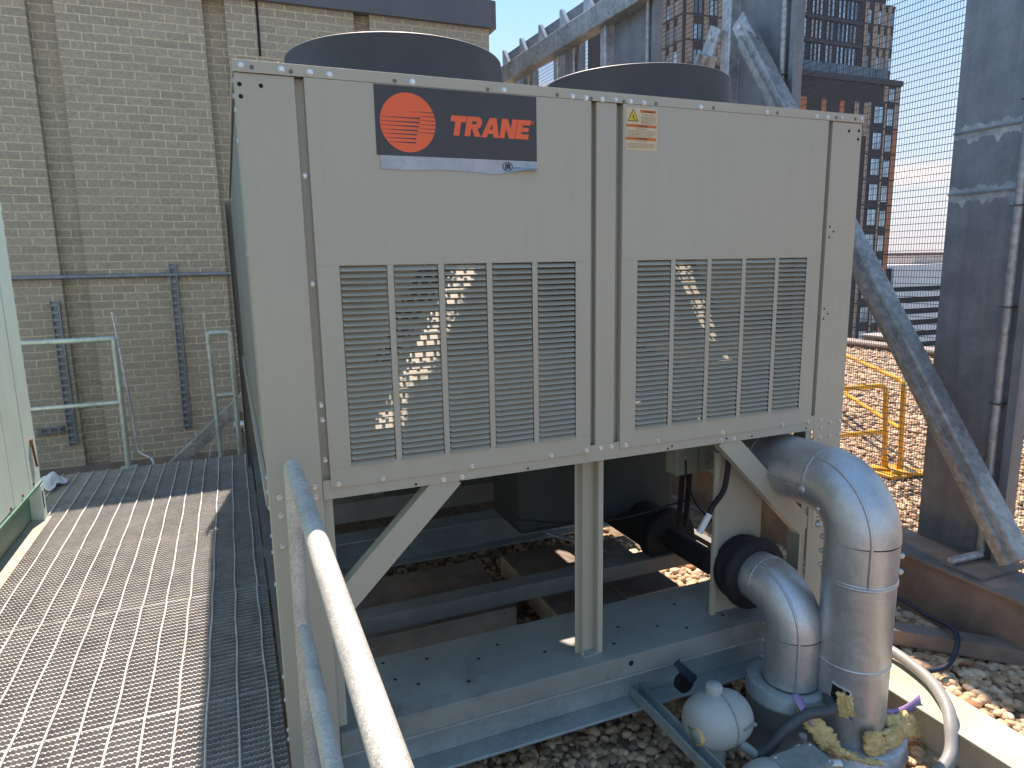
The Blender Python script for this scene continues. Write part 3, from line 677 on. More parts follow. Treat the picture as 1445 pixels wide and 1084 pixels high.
def print_lines(x0, x1, z, n, dz, h):
    for i in range(n):
        x = x0
        xe = x1 - (0.012 if (n > 1 and i == n - 1) else 0)
        while x < xe - 0.003:
            e = min(x + random.uniform(0.003, 0.010), xe)
            strip(w4, x, e, z - i * dz, z - i * dz + h, y)
            x = e + 0.0016
print_lines(1.243, 1.294, 2.0365, 1, 0.004, 0.0022); print_lines(1.240, 1.298, 2.031, 7, 0.0036, 0.0014)
print_lines(1.222, 1.262, 1.992, 1, 0.004, 0.0022); print_lines(1.187, 1.297, 1.987, 5, 0.0044, 0.0016)
print_lines(1.222, 1.262, 1.9525, 1, 0.004, 0.0022); print_lines(1.187, 1.297, 1.946, 4, 0.0045, 0.0016)
w4.build('small_print', M['ink_soft'], wo)

# ------------------------------------------------------------------ walkway grating
gw = thing('grating_walkway', 'galvanised steel grating walkway along the left side of the chiller', 'walkway', (-0.62, 1.0, -0.03))
JO = [4.045, 3.20, 2.295, 1.405, 0.495, -0.41, -1.31, -2.25]
GX0, GX1 = -1.243, -0.006
def grating(y0, y1, tilt, wav, GX0=GX0, GX1=GX1):
    b = MB(); nb = int(round((y1 - y0 - 0.012) / 0.0302)); seg = int((GX1 - GX0) / 0.00395)
    xs = np.linspace(GX0, GX1, seg + 1)
    ph = 0.0
    for k in range(nb + 1):
        yb = y0 + 0.006 + (y1 - y0 - 0.012) * k / nb
        top = -0.002 + 0.0026 * np.sin(2 * PI * xs / 0.0158 + ph) + tilt * (k / nb) 
        n1 = seg + 1
        vs = []; 
        for yy in (yb - 0.0030, yb + 0.0030): vs += [(x, yy, z) for x, z in zip(xs, top)]
        for yy in (yb - 0.0030, yb + 0.0030): vs += [(GX0, yy, -0.03), (GX1, yy, -0.03)]
        o = len(b.v)
        b.add(vs, [(i, i + 1, n1 + i + 1, n1 + i) for i in range(seg)], False)
        c = 2 * n1
        b.add([vs[i] for i in range(n1)] + [vs[c + 1], vs[c]], [tuple(range(n1 + 2))], False)
        b.add([vs[n1 + i] for i in range(n1)] + [vs[c + 3], vs[c + 2]], [tuple(range(n1 + 2))], False)
    o = b.build('grating_panel', M['grate'], gw, fix=False)
    r = MB(); k = 0
    x = -0.763 - 4 * 0.1016
    while x < GX0 + 0.02: x += 0.1016
    while x > GX0 + 0.12: x -= 0.1016
    while x < GX1:
        ny = 14; pts = [(x + 0.0022 * math.sin(3.1 * t / ny * wav + x * 40 + y0 * 7), y0 + 0.004 + (y1 - y0 - 0.008) * t / ny, 0.0018 + tilt * t / ny) for t in range(ny + 1)]
        r.tube(pts, 0.0046, 6); x += 0.1016
    r.build('cross_rods', M['grate_rod'], o)
    e = MB(); e.box(GX0, GX1, y0 + 0.001, y0 + 0.0055, -0.030, 0.0012); e.build('edge_band', M['grate'], o)
for i in range(len(JO) - 1): grating(JO[i + 1], JO[i], (0.0, 0.003, -0.002, 0.002, 0.004, 0.0, 0.002)[i], (2, 3, 2.5, 3.5, 2, 3, 2)[i])
grating(3.04, 4.045, 0.0, 2.2, -2.4, -1.2475)
sw = MB(); sw.box(GX0 - 0.006, GX0, -2.3, 4.05, -0.10, -0.006).box(GX1, GX1 + 0.005, -2.3, -0.02, -0.10, -0.006); sw.build('stringer', M['galv_beam'], gw)
for yy in (-1.9, -0.41, 1.405, 3.20): bbox('cross_beam', M['galv_beam'], gw, GX0 + 0.002, GX1 - 0.002, yy - 0.04, yy + 0.04, -0.15, -0.032)
for xx in (-1.18, -0.12):
    for yy in (-1.9, 1.405, 3.2): bbox('leg', M['galv_beam'], gw, xx - 0.03, xx + 0.03, yy - 0.03, yy + 0.03, RZ, -0.152)

# ------------------------------------------------------------------ guard rails
R_ = 0.0211
def rail_bend(pts, r, n=14):
    """polyline with rounded corners"""
    P_ = [Vector(p) for p in pts]; out = [P_[0]]
    for i in range(1, len(P_) - 1):
        a = (P_[i - 1] - P_[i]).normalized(); c = (P_[i + 1] - P_[i]).normalized()
        for k in range(7):
            t = k / 6; q = P_[i] + a * r * (1 - t) ** 2 + c * r * t ** 2; out.append(q)
    out.append(P_[-1]); return out
gr = thing('guard_rail', 'thick galvanised pipe handrail in the foreground, sunlit along its near half', 'guard rail', (0.06, -1.2, 0))
MB().tube(rail_bend([(0.050, -0.115, -0.05), (0.060, -0.115, 1.041), (0.060, -2.4, 1.041)], 0.07), R_, 20).build('top_rail', M['galv_rail'], gr)
MB().tube([(0.058, -0.125, 0.545), (0.058, -2.4, 0.545)], R_, 18).build('mid_rail', M['galv_rail'], gr)
MB().tube([(0.055, -2.3, 0.0), (0.060, -2.3, 1.03)], R_, 16).build('post', M['galv_rail'], gr)
MB().box(0.0, 0.1, -0.17, -0.06, -0.055, -0.047).build('base_plate', M['galv_rail'], gr)
fr = thing('guard_rail', 'weathered two-rail guard rail across the far end of the walkway by the pale green unit', 'guard rail', (-1.4, 4.03, 0))
MB().tube(rail_bend([(-2.9, 4.03, 1.04), (-0.919, 4.03, 1.04), (-0.925, 4.03, 0.0)], 0.012), 0.0215, 14).build('top_rail', M['galv_green'], fr)
MB().tube([(-2.9, 4.03, 0.535), (-0.925, 4.03, 0.535)], 0.019, 12).build('mid_rail', M['galv_green'], fr)
MB().tube([(-2.2, 4.03, 0.0), (-2.2, 4.03, 1.03)], 0.021, 12).build('post', M['galv_green'], fr)
MB().box(-0.98, -0.86, 3.99, 4.07, 0.001, 0.009).build('base_plate', M['galv_green'], fr)
nr = thing('guard_rail', 'narrow upright galvanised rail frame close beside the chiller at the end of the walkway', 'guard rail', (-0.16, 4.04, 0))
MB().tube(rail_bend([(-0.238, 4.04, 0.0), (-0.250, 4.04, 1.045), (-0.085, 4.04, 1.045), (-0.088, 4.04, 0.0)], 0.03), 0.0205, 14).build('rail_frame', M['galv_green'], nr)
MB().tube([(-0.244, 4.04, 0.522), (-0.086, 4.04, 0.522)], 0.017, 12).build('mid_rail', M['galv_green'], nr)
tag(MB().tube(smooth_path([(-0.925, 4.14, 1.24), (-0.90, 4.14, 0.9), (-0.87, 4.14, 0.4), (-0.86, 4.13, 0.14), (-0.84, 4.11, 0.09), (-0.76, 4.07, 0.04), (-0.745, 4.05, -0.03)], 6), 0.010, 8).build('steel_rod', M['galv'], None),
    'thin bent steel rod rising behind the far two-rail guard rail', 'rod')
tag(MB().tube(smooth_path([(-0.272, 4.10, 1.22), (-0.262, 4.10, 0.9), (-0.235, 4.10, 0.4), (-0.23, 4.10, 0.2), (-0.30, 4.10, 0.10), (-0.335, 4.09, -0.02)], 6), 0.005, 6).build('steel_rod', M['galv'], None),
    'very thin wire-like steel rod beside the narrow rail frame', 'rod')
# the sloping tube and short pipe behind the walkway
tag(MB().beam((-1.0, 4.6, -0.49), (0.35, 4.6, 0.70), 0.11, 0.11).build('steel_brace', M['steel_brace'], None, 0.006),
    'square steel brace sloping up behind the narrow rail frame toward the chiller', 'brace', 'screen braces')
tag(MB().tube([(-0.12, 4.45, 0.155), (0.6, 4.45, 0.155)], 0.055, 16).build('pipe', M['jacket'], None), 'short shiny horizontal pipe low behind the narrow rail frame', 'pipe')

# ------------------------------------------------------------------ crumpled cloth
b = MB(); g = 15; vs = []
for i in range(g):
    for j in range(g):
        u, v = i / (g - 1) - 0.5, j / (g - 1) - 0.5
        z = 0.02 + 0.07 * max(0, 1 - (u * 2.0) ** 2 - (v * 2.1) ** 2) + 0.022 * math.sin(9 * u + 4 * v) * math.cos(7 * v - 3 * u) + 0.012 * random.random()
        k = 1 + 0.18 * math.sin(5 * math.atan2(v, u))
        vs.append((-1.395 + 0.15 * u * k + 0.19 * 0.3 * v, 3.70 + 0.24 * v * k, max(z, 0.006)))
b.add(vs, [(i * g + j, i * g + j + 1, (i + 1) * g + j + 1, (i + 1) * g + j) for i in range(g - 1) for j in range(g - 1)], True)
vs2 = [(-1.125 + 0.0, 3.66, 0)]
o = b.build('cloth', M['cloth'], None); o.location.x += 0.0
sol = o.modifiers.new('thickness', 'SOLIDIFY'); sol.thickness = 0.004
tag(o, 'crumpled white cloth lying on the shaded far corner of the grating', 'cloth')

# ------------------------------------------------------------------ pale green unit on the left
gu = thing('air_handling_unit', 'pale green sheet-metal rooftop unit on a dark green base at the left edge', 'air handler', (-2.2, 1.0, RZ))
GF = -1.278
MB().box(-3.4, GF, -2.6, 2.436, 0.256, 2.55).build('casing', M['green_unit'], gu, 0.004)
MB().box(-3.4, GF, 2.440, 2.765, 0.250, 2.55).build('casing', M['green_unit'], gu, 0.003)
MB().box(-3.4, GF + 0.001, 2.769, 3.015, 0.20, 2.55).build('end_casing', M['green_unit'], gu, 0.004)
bb = MB(); bb.box(-3.4, -1.335, -2.6, 3.0, 0.02, 0.25); bb.box(-1.335, GF + 0.012, -2.6, 3.0, 0.235, 0.249)
bb.build('base_frame', M['green_dark'], gu)
eb = MB(); eb.box(-1.335, -1.265, 2.93, 3.006, -0.02, 0.232); eb.build('end_plate', M['green_unit'], gu, 0.003)
sl = MB(); sl.prism([(2.958 + 0.012 * math.cos(a), 0.135 + (0.045 if math.sin(a) >= 0 else -0.045) + 0.012 * math.sin(a)) for a in [2 * PI * k / 16 for k in range(16)]], 'x', -1.2652, -1.2640); sl.build('slot', M['hole'], gu)
MB().prism([(-1.335, -0.05), (-1.335, 0.015), (-1.246, -0.002), (-1.246, -0.05)], 'y', -2.6, 3.02).build('ledge', M['ledge'], gu)
MB().box(-1.2455, -1.2435, -2.6, 3.02, -0.05, 0.0).build('rusty_edge', M['rust'], gu)
MB().box(-3.4, -1.335, -2.6, 3.0, RZ, 0.018).build('plinth', M['rust_steel'], gu)
la = MB(); la.tube([(GF + 0.008, 2.90, 0.53), (GF + 0.012, 2.93, 0.36)], 0.007, 8).tube([(GF, 2.90, 0.53), (GF + 0.014, 2.90, 0.53)], 0.016, 10).build('latch', M['rust'], gu)
sc_ = MB()
for yy in np.arange(-1.0, 3.0, 0.24): sc_.lathe((GF, yy, 0.275), [(0.009, 0), (0.009, 0.006), (0.0001, 0.007)], 8, 'x', False)
sc_.build('screws', M['rust'], gu)

# ------------------------------------------------------------------ brick penthouse
pe = thing('brick_penthouse', 'tall grey-brown brick rooftop building with recessed strips and dark metal parapet', 'building', (-1.5, 9, RZ))
WY = 6.32; RZP = -0.60; PX0, PX1, ZW = -7.0, 3.14, 4.40
REC = [(-4.79, -4.55), (-3.21, -2.97), (-1.655, -1.415), (-0.075, 0.145), (1.50, 1.68)]
bwm = MB(); xs = [PX0] + [v for r in REC for v in r] + [PX1]
for i in range(0, len(xs), 2): bwm.box(xs[i], xs[i + 1], WY, WY + 0.4, RZP, ZW)
for a, c in REC: bwm.box(a, c, WY + 0.11, WY + 0.4, RZP, ZW)
bwm.build('front_wall', M['brick'], pe)
sd = MB(); sd.box(PX1 - 0.002, PX1 + 0.001, WY + 0.012, WY + 8, RZP, ZW); sd.box(PX0, PX1 - 0.01, WY + 7.6, WY + 8, RZP, ZW); sd.build('side_wall', M['brick_side'], pe)
cp = MB(); cp.prism([(WY - 0.06, 4.385), (WY - 0.06, 4.69), (WY + 0.5, 4.74), (WY + 0.5, 4.40), (WY + 0.01, 4.40), (WY + 0.01, 4.385)], 'x', PX0, PX1 + 0.02)
cp.build('parapet_cap', M['cap'], pe)
cp = MB(); cp.prism([(PX1 + 0.085, 4.385), (PX1 + 0.085, 4.70), (PX1 - 0.4, 4.745), (PX1 - 0.4, 4.405), (PX1 + 0.004, 4.405), (PX1 + 0.004, 4.385)], 'y', WY - 0.03, WY + 8); cp.build('parapet_cap', M['cap'], pe)
MB().box(PX0, PX1, WY - 0.05, WY - 0.001, RZP, RZP + 0.09).build('base_flashing', M['rust_steel'], pe)
cj = MB(); cj.tube([(0.465, WY - 0.008, 3.83), (0.468, WY - 0.008, 4.38)], 0.012, 8); cj.build('joint_strip', M['hole'], pe)
cd = MB(); cd.tube([(-3.5, WY - 0.03, 1.50), (0.9, WY - 0.03, 1.505)], 0.022, 10)
tag(cd.build('conduit', M['steel'], None), 'long thin grey conduit running level across the brick wall', 'conduit')
def strut(p, q, w, label, m=M['galv']):
    d = (Vector(q) - Vector(p)); b = MB(); yv = Vector((0, 1, 0)); s = d.normalized().cross(yv)
    for k in (-1, 1): b.beam(Vector(p) + s * k * (w / 2 - 0.006), Vector(q) + s * k * (w / 2 - 0.006), 0.045, 0.012, s)
    b.beam(Vector(p) + Vector((0, 0.018, 0)), Vector(q) + Vector((0, 0.018, 0)), 0.008, w - 0.024, s)
    n = int(d.length / 0.075)
    for i in range(n):
        c = Vector(p) + d * ((i + 0.3) / n); e = c + d.normalized() * 0.03
        b.beam(c - yv * 0.014, e - yv * 0.014, 0.012, w - 0.03, s)
    return tag(b.build('strut_channel', M['steel'], None), label, 'strut channel', 'slotted strut channels on the brick wall')
strut((-0.605, WY - 0.028, 1.62), (-0.625, WY - 0.028, -0.21), 0.075, 'long slotted strut hanging down the brick wall from the conduit')
strut((-1.735, WY - 0.028, 1.26), (-1.735, WY - 0.028, -0.27), 0.085, 'slotted vertical strut on the brick wall behind the two-rail guard rail')
strut((-2.05, WY - 0.028, -0.09), (-1.80, WY - 0.028, -0.085), 0.06, 'short level strut piece low on the brick wall by the green unit')

# ------------------------------------------------------------------ roof, gravel
rb = MB(); rb.add([(-14, -12, RZ), (12.6, -12, RZ), (12.6, 22, RZ), (-14, 22, RZ)], [(0, 1, 2, 3)], False)
rb = MB(); RL = -0.60; rb.add([(-14, -12, RZ), (12.6, -12, RZ), (12.6, 4.25, RZ), (-14, 4.25, RZ), (2.3, 4.25, RZ), (12.6, 22, RZ), (2.3, 22, RZ), (-14, 4.25, RL), (2.3, 4.25, RL), (2.3, 22, RL), (-14, 22, RL)], [(0, 1, 2, 4, 3), (4, 2, 5, 6), (7, 8, 9, 10), (3, 4, 8, 7), (4, 6, 9, 8)], False)
kind(rb.build('roof', M['membrane'], None), 'structure')
ed = MB(); ed.box(12.15, 12.6, -12, 22, RZ, RZ + 0.10); ed.box(12.05, 12.63, -12, 22, RZ + 0.10, RZ + 0.135); ed.build('roof_curb', M['roof_edge'], None)['kind'] = 'structure'
bd = MB(); bd.box(-14, 12.6, -12, 22, -45, -0.65); kind(bd.build('building_below', M['g_white'], None), 'structure')

def pebbles(name, regions):
    """many smooth stones in one mesh; each region = (x0,x1,y0,y1,count,size_lo,size_hi,layers)"""
    ph = (1 + 5 ** 0.5) / 2
    iv = np.array([(-1, ph, 0), (1, ph, 0), (-1, -ph, 0), (1, -ph, 0), (0, -1, ph), (0, 1, ph), (0, -1, -ph), (0, 1, -ph), (ph, 0, -1), (ph, 0, 1), (-ph, 0, -1), (-ph, 0, 1)], float)
    iv /= np.linalg.norm(iv[0])
    fv = [(0, 11, 5), (0, 5, 1), (0, 1, 7), (0, 7, 10), (0, 10, 11), (1, 5, 9), (5, 11, 4), (11, 10, 2), (10, 7, 6), (7, 1, 8), (3, 9, 4), (3, 4, 2), (3, 2, 6), (3, 6, 8), (3, 8, 9), (4, 9, 5), (2, 4, 11), (6, 2, 10), (8, 6, 7), (9, 8, 1)]
    # one subdivision for the close stones
    def sub(v, f):
        v = list(map(tuple, v)); c = {}; out = []
        def mid(a, b):
            k = (min(a, b), max(a, b))
            if k not in c:
                m = (np.array(v[a]) + np.array(v[b])) / 2; m /= np.linalg.norm(m); v.append(tuple(m)); c[k] = len(v) - 1
            return c[k]
        for a, b, d in f:
            ab, bd_, da = mid(a, b), mid(b, d), mid(d, a); out += [(a, ab, da), (b, bd_, ab), (d, da, bd_), (ab, bd_, da)]
        return np.array(v), out
    V, F, T = [], [], []; off = 0
    for (x0, x1, y0, y1, cnt, s0, s1, fine) in regions:
        bv, bf = sub(iv, fv) if fine else (iv, fv)
        bf = np.array(bf)
        px = rng.uniform(x0, x1, cnt); py = rng.uniform(y0, y1, cnt); s = s0 + (s1 - s0) * rng.beta(1.6, 3.0, cnt)
        for i in range(cnt):
            v = bv * (s[i] * np.array([1.0, rng.uniform(0.62, 0.95), rng.uniform(0.4, 0.65)]))
            v = v * (1 + 0.13 * np.sin(bv[:, [1]] * 3.1 + i) * np.cos(bv[:, [0]] * 2.3 + 2 * i))
            a = rng.uniform(0, 2 * PI); t = rng.normal(0, 0.3); ca, sa, ct, st_ = math.cos(a), math.sin(a), math.cos(t), math.sin(t)
            v = v @ np.array([[1, 0, 0], [0, ct, st_], [0, -st_, ct]]) @ np.array([[ca, sa, 0], [-sa, ca, 0], [0, 0, 1]])
            V.append(v + np.array([px[i], py[i], RZ + s[i] * rng.uniform(0.15, 0.75)])); F.append(bf + off); off += len(v)
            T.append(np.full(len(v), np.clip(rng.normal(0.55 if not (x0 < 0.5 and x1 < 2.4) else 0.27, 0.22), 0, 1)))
    V = np.concatenate(V); F = np.concatenate(F); T = np.concatenate(T)
    me = bpy.data.meshes.new(name)
    me.vertices.add(len(V)); me.vertices.foreach_set('co', V.ravel())
    me.loops.add(F.size); me.loops.foreach_set('vertex_index', F.ravel().astype(np.int32))
    me.polygons.add(len(F)); me.polygons.foreach_set('loop_start', np.arange(0, F.size, 3, dtype=np.int32)); 
    me.update(calc_edges=True); me.polygons.foreach_set('use_smooth', np.ones(len(F), bool))
    at = me.attributes.new('tone', 'FLOAT', 'POINT'); at.data.foreach_set('value', T.astype(np.float32))
    me.materials.append(M['pebble'])
    o = bpy.data.objects.new(name, me); COL.objects.link(o); o['kind'] = 'stuff'; return o
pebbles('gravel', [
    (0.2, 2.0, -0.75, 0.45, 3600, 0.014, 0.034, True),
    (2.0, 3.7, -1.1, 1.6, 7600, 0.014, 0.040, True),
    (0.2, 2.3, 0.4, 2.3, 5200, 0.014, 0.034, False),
    (3.4, 6.5, -1.6, 4.2, 19000, 0.016, 0.042, False),
    (6.5, 12.1, -1.5, 9.5, 26000, 0.024, 0.060, False),
    (2.4, 6.5, 4.2, 8.0, 6500, 0.02, 0.05, False),
    ])

# concrete pavers under the chiller
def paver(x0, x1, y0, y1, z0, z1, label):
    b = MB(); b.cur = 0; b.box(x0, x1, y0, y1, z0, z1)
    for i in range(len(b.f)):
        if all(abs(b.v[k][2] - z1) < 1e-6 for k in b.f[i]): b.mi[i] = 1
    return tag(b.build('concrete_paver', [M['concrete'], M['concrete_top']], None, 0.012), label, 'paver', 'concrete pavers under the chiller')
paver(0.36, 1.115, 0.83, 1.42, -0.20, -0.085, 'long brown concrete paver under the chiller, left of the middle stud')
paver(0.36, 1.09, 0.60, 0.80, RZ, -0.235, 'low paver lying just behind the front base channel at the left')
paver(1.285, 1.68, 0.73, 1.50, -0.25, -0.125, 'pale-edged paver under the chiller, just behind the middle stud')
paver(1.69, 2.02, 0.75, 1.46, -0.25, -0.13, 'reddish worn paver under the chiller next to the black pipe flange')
# dunnage beams (galvanised) carrying the frame
def ibeam(name, axis, c, a, b_, zt, h, w, tf, tw, m, label, cat='beam', group=None):
    q = MB()
    for z0, z1, ww in ((zt - tf, zt, w), (zt - h + tf, zt - tf, tw), (zt - h, zt - h + tf, w)):
        if axis == 'x': q.box(a, b_, c - ww / 2, c + ww / 2, z0, z1)
        else: q.box(c - ww / 2, c + ww / 2, a, b_, z0, z1)
    return tag(q.build(name, m, None, 0.003), label, cat, group)
ibeam('support_beam', 'x', 0.11, 0.10, 2.30, 0.004, 0.17, 0.20, 0.012, 0.03, M['galv_beam'], 'blue-green galvanised beam directly under the chiller front base channel', 'beam')
ibeam('support_beam', 'x', 1.9, -0.2, 2.4, -0.03, 0.2, 0.16, 0.012, 0.02, M['galv_beam'], 'galvanised beam crossing in the dark below the back of the chiller', 'beam')
ibeam('support_beam', 'y', 2.335, -3.0, -0.02, -0.13, 0.22, 0.20, 0.012, 0.02, M['ledge'], 'pale beam with sunlit top flange to the right of the tall pipe', 'beam')

# ------------------------------------------------------------------ pipes
bpg = thing('insulated_pipe', 'tall silver-clad insulated pipe with a large elbow, torn open near its foot', 'pipe', (2.0, -0.35, RZ))
JX, JY, JR = 1.985, -0.345, 0.125
ctr = (JX, -0.10, 0.505)
BR = 0.172; EC = (JX, JY + BR, 0.735 - BR)
MB().tube([(JX, 0.75, 0.735), (JX, EC[1], 0.735)], JR, 40).build('upper_run', M['jacket'], bpg)
elb = arc(EC, BR, PI / 2, PI, 16, 'yz')
MB().tube(elb, JR + 0.002, 44, False).build('elbow', M['jacket'], bpg)
MB().tube([(JX, JY, EC[2]), (JX, JY, -0.30)], JR, 44).build('riser', M['jacket'], bpg)
def ringband(c, r, h, axis, prof=0.003):
    b = MB(); b.lathe(c, [(r, -h / 2), (r + prof, -h / 4), (r + prof, h / 4), (r, h / 2)], 44, axis); return b
for z in (0.425, 0.415, 0.10, -0.235): ringband((JX, JY, z), JR, 0.010, 'z').build('seam_ring', M['jacket'], bpg)
for yy in (0.12, EC[1] - 0.004): ringband((JX, yy, 0.735), JR, 0.014, 'y').build('seam_ring', M['jacket'], bpg)
def lap(path, cen, r, ang, tail, rad):
    """raised lap seam along an elbow, turned from its back by ang towards -x, then down the riser"""
    out = []
    for p in path:
        p = Vector(p); o = (p - Vector(cen)).normalized(); out.append(p + (o * math.cos(ang) + Vector((-1, 0, 0)) * math.sin(ang)) * (r + 0.002))
    o = out[-1].copy(); o.z = tail; out.append(o)
    q = MB(); q.tube(out, rad, 8); return q
lap(elb, EC, JR, 0.62, 0.425, 0.006).build('lap_seam', M['jacket'], bpg)
q = MB(); q.tube([(JX - JR - 0.001, 0.10, 0.715), (JX - JR - 0.001, EC[1], 0.715)], 0.004, 6); q.build('lap_seam', M['jacket'], bpg)
def rivet_at(c, d, parent, r=0.011):
    d = Vector(d).normalized(); c = Vector(c); q = MB(); q.tube([c, c + d * r * 0.6, c + d * r * 1.1, c + d * r * 1.3], [r, r * 0.95, r * 0.6, 0.0005], 10); q.build('rivet', M['jacket'], parent)
LS = Vector((-0.63, 0.775, 0)); 
for z in (0.66, 0.60, 0.545, 0.49, 0.435): rivet_at((JX + LS.x * JR, JY + LS.y * JR, z) if z < 0.57 else (JX - 0.9 * JR, JY + 0.05 + 0.35 * JR, z), LS if z < 0.57 else (-1, 0.3, 0), bpg)
for z in (0.52, 0.46): rivet_at((JX - LS.x * JR, JY - LS.y * JR, z), -LS, bpg)
for yy in (0.115, EC[1]):
    MB().lathe((JX - JR - 0.001, yy, 0.712), [(0.018, 0), (0.017, -0.004), (0.008, -0.007), (0.0001, -0.007)], 12, 'x').build('pop_fastener', M['galv'], bpg)
# torn hole: dark opening with jagged lip and fibre inside
def on_pipe(a, z, r): return (JX + r * math.sin(a), JY - r * math.cos(a), z)
A0 = -1.16
hl = MB(); outline = [(-0.22, 0.07), (-0.25, 0.02), (-0.21, -0.02), (-0.02, -0.035), (0.20, -0.05), (0.40, -0.06), (0.36, 0.0), (0.27, 0.055), (0.10, 0.06), (-0.05, 0.062)]
vs = [on_pipe(A0 + a, -0.03 + z, JR + 0.0012) for a, z in outline]; hl.add(vs, [tuple(range(len(vs)))], False); hl.build('torn_opening', M['hole'], bpg)
lp = MB(); lp.tube([on_pipe(A0 + a, -0.03 + z, JR + 0.004) for a, z in outline + outline[:1]], 0.0035, 6, False); lp.build('torn_lip', M['jacket'], bpg)
def fluff(pts, r, seed, squash=1.0):
    rr = random.Random(seed); b = MB()
    for (p, q, w) in pts:
        p = Vector(p); q = Vector(q); n = 7; path = []; rs = []
        for i in range(n + 1):
            t = i / n; path.append(p.lerp(q, t) + Vector((rr.uniform(-1, 1), rr.uniform(-1, 1), rr.uniform(-1, 1))) * w * 0.22); rs.append(w * (0.45 + 0.55 * math.sin(PI * (0.15 + 0.7 * t))) * rr.uniform(0.75, 1.15))
        b.tube(path, rs, 9)
    return b
def batt(path, wdir, w, th, seed):
    """torn strip of glass fibre: ragged edges, lumpy faces"""
    rr = random.Random(seed); P_ = smooth_path(path, 7); n = len(P_); m = 7; wd = Vector(wdir).normalized(); top, bot = [], []
    for i, p in enumerate(P_):
        t = (P_[min(i + 1, n - 1)] - P_[max(i - 1, 0)]).normalized(); nn_ = t.cross(wd).normalized()
        e0, e1 = 1 + rr.uniform(-0.25, 0.2), 1 + rr.uniform(-0.25, 0.2); k = 1 if 0 < i < n - 1 else 0.6
        for j in range(m):
            u = -1 + 2 * j / (m - 1); wu = u * w / 2 * (e0 if u < 0 else e1) * k; h = th * (0.55 + 0.45 * (1 - u * u)) * rr.uniform(0.65, 1.25)
            c = p + wd * wu + nn_ * rr.uniform(-0.2, 0.2) * th + t * rr.uniform(-0.003, 0.003); top.append(c + nn_ * h / 2); bot.append(c - nn_ * h / 2)
    b = MB(); N_ = n * m; fs = []
    for i in range(n - 1):
        for j in range(m - 1):
            a = i * m + j; fs += [(a, a + 1, a + m + 1, a + m), (N_ + a, N_ + a + m, N_ + a + m + 1, N_ + a + 1)]
        fs += [(i * m, i * m + m, N_ + i * m + m, N_ + i * m), (i * m + m - 1, N_ + i * m + m - 1, N_ + i * m + 2 * m - 1, i * m + 2 * m - 1)]
    fs += [tuple(range(m)) + tuple(N_ + j for j in range(m - 1, -1, -1)), tuple((n - 1) * m + j for j in range(m)) + tuple(N_ + (n - 1) * m + j for j in range(m - 1, -1, -1))]
    b.add(top + bot, fs, True); return b
batt([on_pipe(A0 + 0.06, 0.015, JR + 0.006), on_pipe(A0 + 0.10, -0.03, JR + 0.010), on_pipe(A0 + 0.16, -0.075, JR + 0.012)], (0.63, -0.775, 0), 0.034, 0.012, 31).build('exposed_fibre', M['fibre'], bpg)
batt([on_pipe(A0 + 0.24, 0.01, JR + 0.005), on_pipe(A0 + 0.28, -0.03, JR + 0.010), on_pipe(A0 + 0.32, -0.065, JR + 0.011)], (0.63, -0.775, 0), 0.028, 0.012, 32).build('exposed_fibre', M['fibre'], bpg)
# sleeve at the foot of the riser
def sleeve(cx, cy, zt, r1, r2, label, m=M['galv_beam']):
    b = MB(); b.lathe((cx, cy, 0), [(r1, zt - 0.002), (r1, zt), (r2 - 0.004, zt), (r2, zt - 0.004), (r2, zt - 0.045), (r2 + 0.006, zt - 0.05), (r2 + 0.006, zt - 0.062), (r2, zt - 0.066), (r2, RZ - 0.02)], 44)
    return tag(b.build('pipe_sleeve', m, None), label, 'sleeve', 'pipe sleeves on the gravel')
sleeve(2.01, -0.35, -0.20, 0.128, 0.182, 'wide metal sleeve with rolled rim around the foot of the tall torn pipe', M['galv'])
sleeve(1.835, -0.19, -0.045, 0.085, 0.154, 'wide grey sleeve under the shorter lower pipe')
# shorter pipe
lpq = thing('insulated_pipe', 'shorter silver-clad pipe elbowing down beside the base channel, black collar behind', 'pipe', (1.85, -0.2, RZ))
KX, KY, KR = 1.835, -0.20, 0.103
BR2 = 0.142; EC2 = (KX, KY + BR2, 0.295 - BR2)
eb2 = arc(EC2, BR2, PI / 2, PI, 14, 'yz')
MB().tube([(KX, 0.12, 0.295), (KX, EC2[1], 0.295)], KR, 36).build('upper_run', M['jacket'], lpq)
MB().tube(eb2, KR + 0.002, 40, False).build('elbow', M['jacket'], lpq)
MB().tube([(KX, KY, EC2[2]), (KX, KY, -0.04)], KR, 40).build('riser', M['jacket'], lpq)
lap(eb2, EC2, KR, 0.60, -0.035, 0.005).build('lap_seam', M['jacket'], lpq)
ringband((KX, EC2[1], 0.295), KR, 0.012, 'y').build('seam_ring', M['jacket'], lpq)
for z in (0.16, 0.09, 0.02):
    for sgn in (1, -1): rivet_at((KX + sgn * LS.x * KR, KY + sgn * LS.y * KR, z), LS * sgn, lpq, 0.008)
cl = MB(); pr_ = []
for i in range(9):
    t = i / 8; pr_.append((0.138 + 0.012 * math.sin(t * 9) * (1 - t) + 0.008 * math.sin(4 * t), 0.0 + 0.118 * t))
cl.lathe((KX, 0, 0.295), [(0.104, 0.0)] + pr_ + [(0.104, 0.118)], 36, 'y')
col_o = cl.build('black_collar', M['black'], lpq)
